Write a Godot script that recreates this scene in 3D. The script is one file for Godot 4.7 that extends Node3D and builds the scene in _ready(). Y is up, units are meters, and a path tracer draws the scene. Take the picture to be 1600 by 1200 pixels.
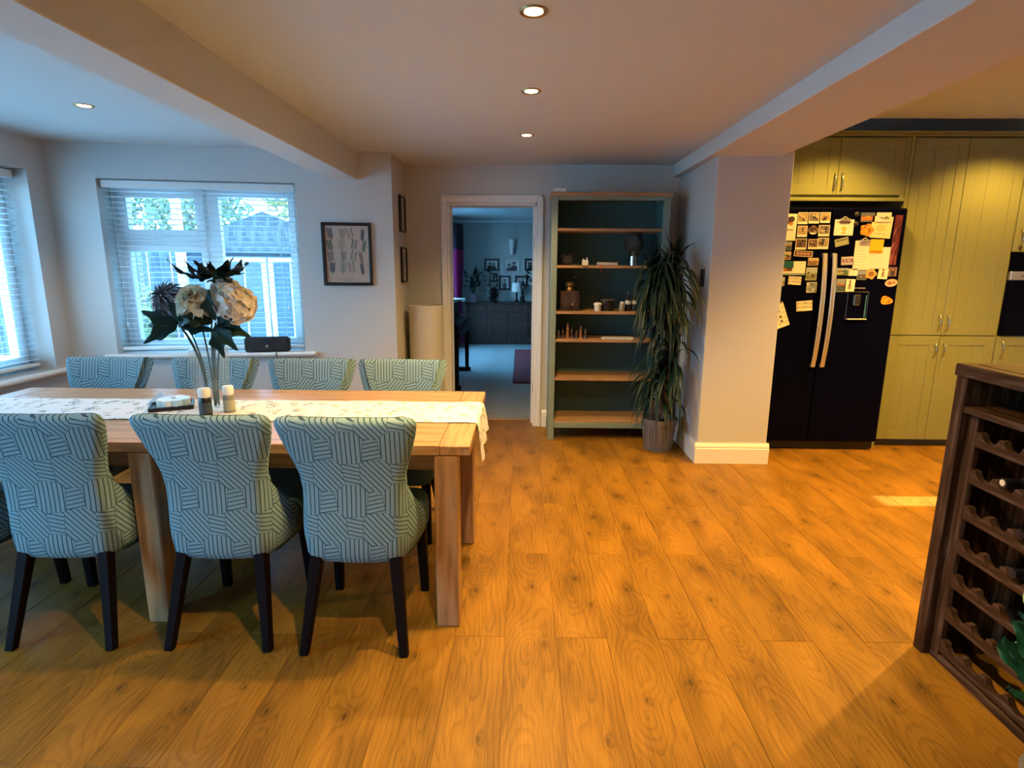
extends Node3D
# A dining room open to a kitchen, with a bay window, a doorway to a living room and a wine rack.

const CEIL := 2.285
const KCEIL := 2.53
const BACK := -5.13
const BAY := 9.66
var bay_a := Vector3(-1.0, 0, -4.61)
var M := {}
var used := {}
var rng := RandomNumberGenerator.new()
var cam_basis := Basis()

# ---------------------------------------------------------------- helpers
func numbered(n: String) -> String:
	if not used.has(n):
		used[n] = 0
		return n
	used[n] += 1
	return "%s_%03d" % [n, used[n]]

func tag(o, label, category, group = ""):
	o.set_meta("label", label)
	o.set_meta("category", category)
	if group != "":
		o.set_meta("group", group)
	return o

func thing(called, label, category, at = Vector3.ZERO, turn = 0.0, group = ""):
	var o := Node3D.new()
	o.name = numbered(called)
	add_child(o)
	o.position = at
	o.rotation_degrees.y = turn
	return tag(o, label, category, group)

func struct(called, at = Vector3.ZERO, turn = 0.0, label = ""):
	var o := Node3D.new()
	o.name = numbered(called)
	add_child(o)
	o.position = at
	o.rotation_degrees.y = turn
	o.set_meta("kind", "structure")
	if label != "":
		o.set_meta("label", label)
	return o

func part(parent, called, mesh, m, at = Vector3.ZERO, rot = Vector3.ZERO):
	var o := MeshInstance3D.new()
	o.mesh = mesh
	o.material_override = m
	o.name = called
	parent.add_child(o, true)
	o.position = at
	o.rotation_degrees = rot
	return o

func copy_of(src, at, turn, label):
	var r = src.duplicate()
	r.name = numbered(String(src.name))
	add_child(r)
	r.position = at
	r.rotation_degrees.y = turn
	r.set_meta("label", label)
	return r

func lin(r, g, b) -> Color:
	return Color(r, g, b).linear_to_srgb()

func mat(c: Color, rough = 0.6, metal = 0.0, spec = 0.5) -> StandardMaterial3D:
	var m := StandardMaterial3D.new()
	m.albedo_color = c
	m.roughness = rough
	m.metallic = metal
	m.metallic_specular = spec
	return m

func ramp_noise(c1: Color, c2: Color, c3: Color, freq, sd, oct = 4) -> NoiseTexture2D:
	var n := FastNoiseLite.new()
	n.seed = sd
	n.noise_type = FastNoiseLite.TYPE_SIMPLEX_SMOOTH
	n.frequency = freq
	n.fractal_octaves = oct
	var g := Gradient.new()
	g.offsets = PackedFloat32Array([0.2, 0.5, 0.8])
	g.colors = PackedColorArray([c1, c2, c3])
	var t := NoiseTexture2D.new()
	t.width = 256
	t.height = 256
	t.seamless = true
	t.noise = n
	t.color_ramp = g
	return t

func grained(c: Color, vary, scale: Vector3, rough = 0.55, sd = 1, freq = 0.012) -> StandardMaterial3D:
	var m := mat(Color.WHITE, rough)
	m.albedo_texture = ramp_noise(c.darkened(vary), c, c.lightened(vary * 0.6), freq, sd)
	m.uv1_triplanar = true
	m.uv1_scale = scale
	return m

func st_new() -> SurfaceTool:
	var st := SurfaceTool.new()
	st.begin(Mesh.PRIMITIVE_TRIANGLES)
	return st

func vtx(st, p, n, uv):
	st.set_normal(n)
	st.set_uv(uv)
	st.add_vertex(p)

# four corners counter-clockwise as seen from outside
func quad(st, a, b, c, d, ua = Vector2(0, 1), ub = Vector2(1, 1), uc = Vector2(1, 0), ud = Vector2(0, 0)):
	var n: Vector3 = (b - a).cross(c - a)
	if n.length() < 1e-12:
		n = (c - a).cross(d - a)
	n = n.normalized()
	vtx(st, a, n, ua); vtx(st, c, n, uc); vtx(st, b, n, ub)
	vtx(st, a, n, ua); vtx(st, d, n, ud); vtx(st, c, n, uc)

func tri(st, a, b, c):
	var n: Vector3 = (b - a).cross(c - a).normalized()
	vtx(st, a, n, Vector2(0, 0)); vtx(st, c, n, Vector2(1, 1)); vtx(st, b, n, Vector2(1, 0))

func add_box(st, c: Vector3, s: Vector3, bev = 0.003):
	var h := s / 2.0
	var b: float = minf(bev, minf(h.x, minf(h.y, h.z)) * 0.9)
	if b <= 0.0:
		b = 1e-5
	var ax := [Vector3(1, 0, 0), Vector3(0, 1, 0), Vector3(0, 0, 1)]
	for i in 3:
		var u: Vector3 = ax[(i + 1) % 3]
		var v: Vector3 = ax[(i + 2) % 3]
		var hu: float = h[(i + 1) % 3]
		var hv: float = h[(i + 2) % 3]
		for sg in [-1.0, 1.0]:
			var o: Vector3 = c + ax[i] * h[i] * sg
			var du: Vector3 = u * (hu - b)
			var dv: Vector3 = v * (hv - b) * sg
			quad(st, o - du - dv, o + du - dv, o + du + dv, o - du + dv)
		# edges along axis i
		for su in [-1.0, 1.0]:
			for sv in [-1.0, 1.0]:
				var e: Vector3 = ax[i] * (h[i] - b)
				var p1: Vector3 = c + u * hu * su + v * (hv - b) * sv
				var p2: Vector3 = c + u * (hu - b) * su + v * hv * sv
				if su * sv > 0:
					quad(st, p1 - e, p2 - e, p2 + e, p1 + e)
				else:
					quad(st, p1 + e, p2 + e, p2 - e, p1 - e)
	for sx in [-1.0, 1.0]:
		for sy in [-1.0, 1.0]:
			for sz in [-1.0, 1.0]:
				var a := c + Vector3(h.x * sx, (h.y - b) * sy, (h.z - b) * sz)
				var d := c + Vector3((h.x - b) * sx, h.y * sy, (h.z - b) * sz)
				var f := c + Vector3((h.x - b) * sx, (h.y - b) * sy, h.z * sz)
				if sx * sy * sz > 0:
					tri(st, a, d, f)
				else:
					tri(st, a, f, d)

func box(s: Vector3, bev = 0.003, c = Vector3.ZERO) -> ArrayMesh:
	var st := st_new()
	add_box(st, c, s, bev)
	return st.commit()

# box between two corners
func span(a: Vector3, b: Vector3, bev = 0.003) -> ArrayMesh:
	return box((b - a).abs(), bev, (a + b) / 2.0)

func add_span(st, a: Vector3, b: Vector3, bev = 0.003):
	add_box(st, (a + b) / 2.0, (b - a).abs(), bev)

# rows of points, smooth; wrap joins last column to first
func add_grid(st, rows: Array, wrap = false, uvs = null, flip = false):
	var nr := rows.size()
	var nc: int = rows[0].size()
	var nn := []
	for i in nr:
		var r := []
		for j in nc:
			r.append(Vector3.ZERO)
		nn.append(r)
	var last := nc if wrap else nc - 1
	for i in nr - 1:
		for j in last:
			var k := (j + 1) % nc
			var f: Vector3 = (rows[i + 1][k] - rows[i][j]).cross(rows[i + 1][j] - rows[i][k])
			if flip:
				f = -f
			nn[i][j] += f; nn[i][k] += f; nn[i + 1][j] += f; nn[i + 1][k] += f
	for i in nr - 1:
		for j in last:
			var k := (j + 1) % nc
			var q := [[i, j, j], [i, k, j + 1], [i + 1, k, j + 1], [i + 1, j, j]]
			var order := [0, 2, 1, 0, 3, 2] if not flip else [0, 1, 2, 0, 2, 3]
			# winding: clockwise from the front
			for t in order:
				var e = q[t]
				var uv := Vector2(float(e[2]) / last, float(e[0]) / (nr - 1))
				if uvs != null:
					uv = uvs[e[0]][e[2] % uvs[e[0]].size()]
				vtx(st, rows[e[0]][e[1]], nn[e[0]][e[1]].normalized(), uv)

func add_lathe(st, prof: Array, seg: int = 24, c = Vector3.ZERO, crease = 0.75):
	# prof: Vector2(radius, height) from the bottom up; outside faces outwards
	var n := prof.size()
	var bn := []
	for i in n - 1:
		var d: Vector2 = prof[i + 1] - prof[i]
		bn.append(Vector2(d.y, -d.x).normalized())
	for i in n - 1:
		var na: Vector2 = bn[i]
		var nb: Vector2 = bn[i]
		if i > 0 and bn[i - 1].dot(bn[i]) > crease:
			na = (bn[i - 1] + bn[i]).normalized()
		if i < n - 2 and bn[i + 1].dot(bn[i]) > crease:
			nb = (bn[i + 1] + bn[i]).normalized()
		for j in seg:
			var a0 := TAU * j / seg
			var a1 := TAU * (j + 1) / seg
			var d0 := Vector3(cos(a0), 0, sin(a0))
			var d1 := Vector3(cos(a1), 0, sin(a1))
			var p00: Vector3 = c + d0 * prof[i].x + Vector3(0, prof[i].y, 0)
			var p01: Vector3 = c + d1 * prof[i].x + Vector3(0, prof[i].y, 0)
			var p10: Vector3 = c + d0 * prof[i + 1].x + Vector3(0, prof[i + 1].y, 0)
			var p11: Vector3 = c + d1 * prof[i + 1].x + Vector3(0, prof[i + 1].y, 0)
			var n0: Vector3 = d0 * na.x + Vector3(0, na.y, 0)
			var n1: Vector3 = d1 * na.x + Vector3(0, na.y, 0)
			var m0: Vector3 = d0 * nb.x + Vector3(0, nb.y, 0)
			var m1: Vector3 = d1 * nb.x + Vector3(0, nb.y, 0)
			var u0 := float(j) / seg
			var u1 := float(j + 1) / seg
			if prof[i].x > 1e-6:
				vtx(st, p00, n0, Vector2(u0, 0)); vtx(st, p01, n1, Vector2(u1, 0)); vtx(st, p11, m1, Vector2(u1, 1))
			if prof[i + 1].x > 1e-6:
				vtx(st, p00, n0, Vector2(u0, 0)); vtx(st, p11, m1, Vector2(u1, 1)); vtx(st, p10, m0, Vector2(u0, 1))

func lathe(prof: Array, seg: int = 24) -> ArrayMesh:
	var st := st_new()
	add_lathe(st, prof, seg)
	return st.commit()

func add_tube(st, pts: Array, rad, seg: int = 8, caps = true):
	var rows := []
	var n := pts.size()
	var up := Vector3(0, 1, 0)
	var t0: Vector3 = (pts[1] - pts[0]).normalized()
	if absf(t0.dot(up)) > 0.95:
		up = Vector3(1, 0, 0)
	var side: Vector3 = t0.cross(up).normalized()
	for i in n:
		var t: Vector3
		if i == 0:
			t = t0
		elif i == n - 1:
			t = (pts[n - 1] - pts[n - 2]).normalized()
		else:
			t = (pts[i + 1] - pts[i - 1]).normalized()
		side = (side - t * side.dot(t)).normalized()
		var w: Vector3 = t.cross(side)
		var r: float = rad[i] if rad is Array else rad
		var row := []
		for j in seg:
			var a := TAU * j / seg
			row.append(pts[i] + (side * cos(a) + w * sin(a)) * r)
		rows.append(row)
	if caps:
		var first := []
		var lastr := []
		for j in seg:
			first.append(pts[0]); lastr.append(pts[n - 1])
		rows.push_front(first); rows.append(lastr)
	add_grid(st, rows, true)

func tube(pts: Array, rad, seg: int = 8) -> ArrayMesh:
	var st := st_new()
	add_tube(st, pts, rad, seg)
	return st.commit()

# a bar of square section between two points, tapering
func add_bar(st, a: Vector3, b: Vector3, wa, wb, face = Vector3(0, 0, 1)):
	var t := (b - a).normalized()
	var u := t.cross(face).normalized()
	var v := t.cross(u).normalized()
	var rows := []
	var cut := 0.22
	for e in [[a, wa], [b, wb]]:
		var r := []
		var h: float = e[1] / 2.0
		for k in 8:
			var sx: float = [1, 1, 1 - cut, -1 + cut, -1, -1, -1 + cut, 1 - cut][k]
			var sy: float = [-1 + cut, 1 - cut, 1, 1, 1 - cut, -1 + cut, -1, -1][k]
			r.append(e[0] + u * h * sx + v * h * sy)
		rows.append(r)
	for k in 8:
		var l := (k + 1) % 8
		quad(st, rows[0][k], rows[0][l], rows[1][l], rows[1][k])
	for k in range(1, 7):
		tri(st, rows[1][0], rows[1][k], rows[1][k + 1])
		tri(st, rows[0][0], rows[0][k + 1], rows[0][k])

func bar(a, b, wa, wb, face = Vector3(0, 0, 1)) -> ArrayMesh:
	var st := st_new()
	add_bar(st, a, b, wa, wb, face)
	return st.commit()

# flat card with thickness, print on the front (+z); origin at its middle; rounded = outline of an ellipse
func card(w, h, uv: Rect2, t = 0.002) -> ArrayMesh:
	var st := st_new()
	var x: float = w / 2.0
	var y: float = h / 2.0
	var p := [Vector3(-x, -y, 0), Vector3(x, -y, 0), Vector3(x, y, 0), Vector3(-x, y, 0)]
	var e := uv.end
	quad(st, p[0] + Vector3(0, 0, t), p[1] + Vector3(0, 0, t), p[2] + Vector3(0, 0, t), p[3] + Vector3(0, 0, t), Vector2(uv.position.x, e.y), e, Vector2(e.x, uv.position.y), uv.position)
	var edge := uv.position + uv.size * Vector2(0.03, 0.97)
	for k in 4:
		var l := (k + 1) % 4
		quad(st, p[k], p[l], p[l] + Vector3(0, 0, t), p[k] + Vector3(0, 0, t), edge, edge, edge, edge)
	quad(st, p[1], p[0], p[3], p[2], edge, edge, edge, edge)
	return st.commit()

func oval_card(w, h, uv: Rect2, lobes = 0, t = 0.004) -> ArrayMesh:
	var st := st_new()
	var n := 28
	var edge := uv.position + uv.size * 0.5
	for k in n:
		var a0 := TAU * k / n
		var a1 := TAU * (k + 1) / n
		var r0 := 0.5 * (1.0 + (0.12 * cos(a0 * lobes) if lobes > 0 else 0.0))
		var r1 := 0.5 * (1.0 + (0.12 * cos(a1 * lobes) if lobes > 0 else 0.0))
		var q0 := Vector2(cos(a0), sin(a0)) * r0
		var q1 := Vector2(cos(a1), sin(a1)) * r1
		var p0 := Vector3(q0.x * w, q0.y * h, t)
		var p1 := Vector3(q1.x * w, q1.y * h, t)
		var nz := Vector3(0, 0, 1)
		var c := Vector3(0, 0, t)
		vtx(st, c, nz, edge)
		vtx(st, p1, nz, uv.position + uv.size * (Vector2(0.5, 0.5) + Vector2(q1.x, -q1.y)).clampf(0.02, 0.98))
		vtx(st, p0, nz, uv.position + uv.size * (Vector2(0.5, 0.5) + Vector2(q0.x, -q0.y)).clampf(0.02, 0.98))
		quad(st, Vector3(p0.x, p0.y, 0), Vector3(p1.x, p1.y, 0), p1, p0, edge, edge, edge, edge)
	return st.commit()

# pixel of the 1600x1200 photograph to the plane z = const / to the plane x = const
func pix(x, y) -> Vector3:
	return cam_basis * Vector3((x - 800.0) / 900.0, -(y - 600.0) / 900.0, -1.0)

func pix_z(x, y, z) -> Vector3:
	var d := pix(x, y)
	return Vector3(0, 1.45, 0) + d * (z / d.z)

func pix_x(x, y, px) -> Vector3:
	var d := pix(x, y)
	return Vector3(0, 1.45, 0) + d * (px / d.x)

# ---------------------------------------------------------------- drawing on images
func blank(w, h, c: Color) -> Image:
	var im := Image.create_empty(w, h, false, Image.FORMAT_RGB8)
	im.fill(c)
	return im

func ell(im: Image, cx, cy, rx, ry, c: Color, turn = 0.0):
	var m: float = maxf(rx, ry) + 1.0
	var cs := cos(turn)
	var sn := sin(turn)
	for y in range(maxi(0, int(cy - m)), mini(im.get_height(), int(cy + m) + 1)):
		for x in range(maxi(0, int(cx - m)), mini(im.get_width(), int(cx + m) + 1)):
			var dx: float = x + 0.5 - cx
			var dy: float = y + 0.5 - cy
			var u: float = (dx * cs + dy * sn) / rx
			var v: float = (-dx * sn + dy * cs) / ry
			if u * u + v * v <= 1.0:
				im.set_pixel(x, y, c)

func stroke(im: Image, a: Vector2, b: Vector2, w, c: Color):
	var n := int(a.distance_to(b)) + 1
	for i in n + 1:
		var p := a.lerp(b, float(i) / n)
		ell(im, p.x, p.y, w, w, c)

func rect(im: Image, x, y, w, h, c: Color):
	im.fill_rect(Rect2i(int(x), int(y), int(w), int(h)), c)

func to_tex(im: Image) -> ImageTexture:
	return ImageTexture.create_from_image(im)

func printed(im: Image, rough = 0.5) -> StandardMaterial3D:
	var m := mat(Color.WHITE, rough)
	m.albedo_texture = to_tex(im)
	return m

# ---------------------------------------------------------------- textures
func plank_image(sd: int) -> Image:
	var w := 160
	var h := 1024
	var warp := FastNoiseLite.new()
	warp.seed = sd * 7 + 1
	warp.frequency = 1.0
	warp.fractal_octaves = 2
	var fine := FastNoiseLite.new()
	fine.seed = sd * 7 + 2
	fine.frequency = 1.0
	fine.fractal_octaves = 2
	var data := PackedByteArray()
	data.resize(w * h * 3)
	var r := RandomNumberGenerator.new()
	r.seed = sd
	var ph := r.randf() * 10.0
	var knots := []
	for k in 2:
		knots.append(Vector2(r.randf_range(0.15, 0.85), r.randf_range(0.1, 0.9)))
	var base := 0.0
	for y in h:
		var v := float(y) / h
		var cx := 0.5 + 0.40 * warp.get_noise_2d(v * 0.8, ph)
		var dep := 0.75 * warp.get_noise_2d(v * 1.5 + 20.0, ph) + 0.06
		var streak_v := v * 3.0
		for x in w:
			var u := float(x) / w
			var wn := warp.get_noise_2d(u * 1.5 + 3.0, v * 2.6 + ph)
			var du := u - cx + wn * 0.10
			var g := sqrt(du * du * 1.3 + dep * dep) * 9.5 + wn * 1.1
			var kd := 0.0
			for kk in knots:
				var ex: float = (u - kk.x) * 0.2
				var ey: float = (v - kk.y) * 1.32 * 0.45
				var q := exp(-(ex * ex + ey * ey) / 0.0003)
				g += q * 1.6
				kd = maxf(kd, exp(-(ex * ex + ey * ey) / 0.00005) + 0.45 * exp(-(ex * ex * 0.4 + ey * ey) / 0.0006))
			var fr := g - floorf(g)
			var ring := smoothstep(0.45, 0.95, fr) * (1.0 - smoothstep(0.95, 1.0, fr))
			var fib := fine.get_noise_2d(u * 42.0, streak_v * 2.0 + ph)
			var blotch := warp.get_noise_2d(u * 0.9 + 40.0, v * 2.2 + ph)
			var t := 0.62 - ring * 0.17 + fib * 0.28 + blotch * 0.30 - kd * 0.42
			t = clampf(t, 0.0, 1.0)
			# linear oak: dark grain to pale wood
			var cr := lerpf(0.068, 0.375, t)
			var cg := lerpf(0.029, 0.173, t)
			var cb := lerpf(0.003, 0.015, t)
			var o := (y * w + x) * 3
			data[o] = int(255.0 * pow(cr, 1.0 / 2.2))
			data[o + 1] = int(255.0 * pow(cg, 1.0 / 2.2))
			data[o + 2] = int(255.0 * pow(cb, 1.0 / 2.2))
	return Image.create_from_data(w, h, false, Image.FORMAT_RGB8, data)

# woven patchwork of striped cells; one period is 0.165 m by 0.215 m
func hatch_image() -> Image:
	var w := 330
	var h := 430
	var px := 0.165
	var py := 0.215
	# x, y, stripe angle, weight
	var cells := [[0.25, 0.22, 88.0, 0.0012], [0.76, 0.27, 12.0, -0.0012], [0.80, 0.74, -52.0, 0.0012], [0.30, 0.71, -14.0, -0.0012]]
	var sites := []
	for c in cells:
		for ox in [-1, 0, 1]:
			for oy in [-1, 0, 1]:
				sites.append([(c[0] + ox) * px, (c[1] + oy) * py, deg_to_rad(c[2]), c[3]])
	var pale := lin(0.225, 0.335, 0.37)
	var line := lin(0.018, 0.058, 0.075)
	var n := FastNoiseLite.new()
	n.seed = 5
	n.frequency = 0.35
	var im := blank(w, h, pale)
	for y in h:
		for x in w:
			var p := Vector2(float(x) / w * px, float(y) / h * py)
			var b1 := 1e9
			var b2 := 1e9
			var s1 = null
			for s in sites:
				var dx: float = p.x - s[0]
				var dy: float = p.y - s[1]
				var d: float = dx * dx * 1.15 + dy * dy - s[3]
				if d < b1:
					b2 = b1
					b1 = d
					s1 = s
				elif d < b2:
					b2 = d
			var a: float = s1[2]
			# distance across the stripes (image y runs down)
			var q: float = (p.x - s1[0]) * sin(a) + (p.y - s1[1]) * cos(a)
			var pitch := 0.0160
			var f := fposmod(q / pitch + 0.5, 1.0)
			var k := 1.0 - smoothstep(0.075, 0.16, absf(f - 0.5) )
			if b2 - b1 < 0.00016:
				k = maxf(k, 0.75)
			var v := n.get_noise_2d(x, y) * 0.10
			var c := pale.lerp(line, k * 0.9)
			c = c.lightened(v) if v > 0 else c.darkened(-v)
			im.set_pixel(x, y, c)
	return im

func runner_image() -> Image:
	var im := blank(512, 192, lin(0.74, 0.73, 0.70))
	var r := RandomNumberGenerator.new()
	r.seed = 21
	for k in 120:
		var p := Vector2(r.randf() * 512, r.randf() * 192)
		var a := r.randf() * TAU
		var c: Color = [lin(0.16, 0.18, 0.16), lin(0.30, 0.30, 0.22), lin(0.42, 0.36, 0.22), lin(0.22, 0.27, 0.30)][k % 4]
		stroke(im, p, p + Vector2(cos(a), sin(a)) * 16, 0.7, c)
		for j in 4:
			var q := p + Vector2(cos(a), sin(a)) * (4 + j * 4)
			var s := 1.0 if j % 2 == 0 else -1.0
			var d := a + s * 0.9
			ell(im, q.x + cos(d) * 4, q.y + sin(d) * 4, 4.2, 1.6, c, d)
	return im

func botanical_image() -> Image:
	var im := blank(240, 310, lin(0.50, 0.36, 0.27))
	var ink := lin(0.07, 0.07, 0.075)
	var grn := lin(0.10, 0.14, 0.09)
	var r := RandomNumberGenerator.new()
	r.seed = 9
	var k := 0
	for row in 4:
		for col in 4:
			var cx := 34.0 + col * 57.0 + r.randf_range(-5, 5)
			var cy := 48.0 + row * 62.0
			var lean := r.randf_range(-0.35, 0.35)
			var top := Vector2(cx + lean * 40, cy - 30)
			var bot := Vector2(cx, cy + 30)
			var c: Color = [ink, grn, lin(0.2, 0.14, 0.1)][k % 3]
			stroke(im, bot, top, 1.3, c)
			for j in 7:
				var p := bot.lerp(top, (j + 1.0) / 8.0)
				for s in [-1.0, 1.0]:
					var a: float = -PI / 2 + s * (0.7 + 0.1 * (k % 3)) + lean
					var l := 11.0 + (k * 5 % 4) * 2.4
					match k % 4:
						0: ell(im, p.x + cos(a) * l, p.y + sin(a) * l, l, 3.2, c, a)
						1: stroke(im, p, p + Vector2(cos(a), sin(a)) * l * 1.7, 1.2, c)
						2: ell(im, p.x + cos(a) * l, p.y + sin(a) * l, 4.4, 3.6, c, a)
						3: ell(im, p.x + s * 5.0, p.y, 3.0, 11.0, c, s * 0.35)
			k += 1
	for q in [[90, 286, 60], [45, 295, 150], [100, 301, 40]]:
		for x in range(q[0], q[0] + q[2], 4):
			rect(im, x, q[1], 3, 2, ink.lightened(0.15))
	return im

# black and white photograph of one or two sitters
func portrait_image(kind: int) -> Image:
	var im := blank(64, 48, lin(0.45, 0.45, 0.44))
	rect(im, 0, 0, 64, 3, lin(0.7, 0.7, 0.69)); rect(im, 0, 45, 64, 3, lin(0.7, 0.7, 0.69))
	rect(im, 0, 0, 4, 48, lin(0.7, 0.7, 0.69)); rect(im, 60, 0, 4, 48, lin(0.7, 0.7, 0.69))
	var dark := lin(0.02, 0.02, 0.025)
	var spots := [[22.0, 20.0], [42.0, 24.0]] if kind == 0 else ([[20.0, 26.0], [42.0, 18.0]] if kind == 1 else [[32.0, 18.0]])
	for s in spots:
		ell(im, s[0], s[1] + 20, 15, 14, dark)
		ell(im, s[0], s[1], 7, 8, lin(0.28, 0.27, 0.26))
		ell(im, s[0], s[1] - 5, 7.5, 5, dark)
	return im

# ---------------------------------------------------------------- materials
func make_materials():
	M.wall = mat(lin(0.555, 0.56, 0.545), 0.85)
	M.ceiling = mat(lin(0.60, 0.635, 0.62), 0.9)
	M.gloss_white = mat(lin(0.78, 0.78, 0.76), 0.35)
	M.upvc = mat(lin(0.80, 0.82, 0.83), 0.3)
	M.slat = mat(lin(0.86, 0.88, 0.88), 0.4)
	M.slat.backlight_enabled = true
	M.slat.backlight = lin(0.35, 0.36, 0.36)
	M.planks = []
	for k in 6:
		var m := mat(Color.WHITE, 0.44, 0.0, 0.30)
		m.albedo_texture = to_tex(plank_image(11 + k * 13))
		M.planks.append(m)
	M.subfloor = mat(lin(0.25, 0.12, 0.011), 0.6)
	M.oak_x = grained(lin(0.42, 0.235, 0.105), 0.13, Vector3(0.8, 9, 9), 0.45, 31)
	M.oak_z = grained(lin(0.42, 0.235, 0.105), 0.13, Vector3(9, 9, 0.8), 0.45, 32)
	M.oak_y = grained(lin(0.42, 0.235, 0.105), 0.13, Vector3(9, 0.8, 9), 0.45, 33)
	M.rack_x = grained(lin(0.048, 0.022, 0.011), 0.2, Vector3(0.9, 10, 10), 0.5, 37)
	M.rack_y = grained(lin(0.048, 0.022, 0.011), 0.2, Vector3(10, 0.9, 10), 0.5, 34)
	M.rack_z = grained(lin(0.048, 0.022, 0.011), 0.2, Vector3(10, 10, 0.9), 0.5, 35)
	for m in [M.rack_x, M.rack_y, M.rack_z]:
		m.metallic_specular = 0.2
	M.black_wood = mat(lin(0.006, 0.005, 0.007), 0.5, 0.0, 0.3)
	M.chair_leg = mat(lin(0.007, 0.004, 0.005), 0.55, 0.0, 0.2)
	M.hatch = mat(Color.WHITE, 0.85, 0.0, 0.3)
	M.hatch.albedo_texture = to_tex(hatch_image())
	M.hatch.uv1_scale = Vector3(1.0 / 0.174, 1.0 / 0.215, 1)
	M.seat = grained(lin(0.018, 0.066, 0.082), 0.12, Vector3(14, 14, 14), 0.85, 41, 0.05)
	M.runner = printed(runner_image(), 0.9)
	M.glass = mat(Color(0.9, 0.97, 1.0, 0.06), 0.02)
	M.glass.transparency = BaseMaterial3D.TRANSPARENCY_ALPHA
	M.picture_glass = mat(Color(0.95, 0.97, 1.0, 0.02), 0.05, 0.0, 0.12)
	M.picture_glass.transparency = BaseMaterial3D.TRANSPARENCY_ALPHA
	M.vase_glass = mat(Color(0.85, 0.95, 1.0, 0.05), 0.03)
	M.vase_glass.transparency = BaseMaterial3D.TRANSPARENCY_ALPHA
	M.smoke_glass = mat(lin(0.03, 0.045, 0.038), 0.08)
	M.smoke_glass.albedo_color.a = 0.35
	M.smoke_glass.transparency = BaseMaterial3D.TRANSPARENCY_ALPHA
	M.chrome = mat(lin(0.62, 0.62, 0.62), 0.22, 1.0)
	M.steel = mat(lin(0.72, 0.70, 0.66), 0.32, 0.85)
	M.brass = mat(lin(0.45, 0.30, 0.12), 0.35, 0.9)
	M.black = mat(lin(0.008, 0.008, 0.012), 0.35)
	M.fridge = mat(lin(0.0015, 0.0018, 0.011), 0.3, 0.0, 0.14)
	M.rubber = mat(lin(0.015, 0.015, 0.018), 0.7)
	M.sage = mat(lin(0.21, 0.27, 0.22), 0.5)
	M.teal_panel = mat(lin(0.045, 0.125, 0.135), 0.6)
	M.cabinet = mat(lin(0.24, 0.25, 0.105), 0.33)
	M.plinth = mat(lin(0.06, 0.07, 0.07), 0.6)
	M.leaf_dark = mat(lin(0.005, 0.022, 0.020), 0.45, 0.0, 0.35)
	M.leaf_green = mat(lin(0.006, 0.032, 0.028), 0.5, 0.0, 0.35)
	M.strap = mat(lin(0.006, 0.020, 0.021), 0.4, 0.0, 0.3)
	M.stem = mat(lin(0.03, 0.06, 0.035), 0.6)
	M.bark = grained(lin(0.12, 0.09, 0.06), 0.3, Vector3(20, 6, 20), 0.8, 51)
	M.soil = mat(lin(0.02, 0.015, 0.01), 0.95)
	M.pot = mat(lin(0.17, 0.155, 0.145), 0.6)
	M.white = mat(lin(0.80, 0.79, 0.76), 0.5)
	M.cream = mat(lin(0.70, 0.66, 0.56), 0.7)
	M.cream.backlight_enabled = true
	M.cream.backlight = lin(0.3, 0.28, 0.22)
	M.ivory_petal = mat(lin(0.74, 0.72, 0.64), 0.7)
	M.ivory_deep = mat(lin(0.64, 0.57, 0.36), 0.7)
	M.ivory_mid = mat(lin(0.70, 0.65, 0.50), 0.7)
	M.blush_petal = mat(lin(0.75, 0.70, 0.64), 0.7)
	M.blush_deep = mat(lin(0.64, 0.52, 0.42), 0.7)
	M.blush_pale = mat(lin(0.80, 0.75, 0.69), 0.7)
	M.white_mid = mat(lin(0.60, 0.62, 0.66), 0.7)
	M.slate_petal = mat(lin(0.28, 0.32, 0.40), 0.7)
	M.slate_pale = mat(lin(0.42, 0.47, 0.55), 0.7)
	M.slate_deep = mat(lin(0.15, 0.18, 0.23), 0.7)
	M.white_petal = mat(lin(0.74, 0.76, 0.80), 0.7)
	for k in ["ivory_petal", "ivory_mid", "ivory_deep", "blush_petal", "blush_deep", "blush_pale", "white_petal", "white_mid"]:
		M[k].backlight_enabled = true
		M[k].backlight = lin(0.5, 0.48, 0.42)
	M.mirror_dark = mat(lin(0.03, 0.03, 0.035), 0.15)
	M.living_wall = mat(lin(0.38, 0.43, 0.42), 0.9)
	M.living_floor = grained(lin(0.36, 0.38, 0.37), 0.08, Vector3(0.8, 9, 5), 0.32, 61)
	M.sideboard = grained(lin(0.040, 0.019, 0.015), 0.15, Vector3(6, 1.0, 6), 0.35, 62)
	M.curtain = mat(lin(0.20, 0.012, 0.09), 0.75)
	M.curtain.backlight_enabled = true
	M.curtain.backlight = lin(0.55, 0.05, 0.25)
	M.curtain_band = mat(lin(0.02, 0.012, 0.03), 0.75)
	M.rug = grained(lin(0.15, 0.006, 0.010), 0.4, Vector3(16, 16, 16), 0.95, 63, 0.04)
	M.bulb = mat(Color.WHITE, 0.5)
	M.bulb.emission_enabled = true
	M.bulb.emission = lin(1.0, 0.80, 0.50)
	M.bulb.emission_energy_multiplier = 14.0
	M.fence = grained(lin(0.03, 0.048, 0.062), 0.2, Vector3(6, 0.8, 6), 0.9, 71)
	M.render_wall = mat(lin(0.70, 0.72, 0.73), 0.9)
	M.patio = grained(lin(0.45, 0.48, 0.48), 0.12, Vector3(2, 2, 2), 0.9, 72)
	M.shed = grained(lin(0.015, 0.045, 0.085), 0.2, Vector3(6, 0.8, 6), 0.7, 73)
	M.shed_dark = mat(lin(0.03, 0.06, 0.09), 0.3)
	M.foliage = mat(lin(0.10, 0.15, 0.075), 0.8)
	M.foliage_b = mat(lin(0.22, 0.23, 0.07), 0.8)
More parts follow.
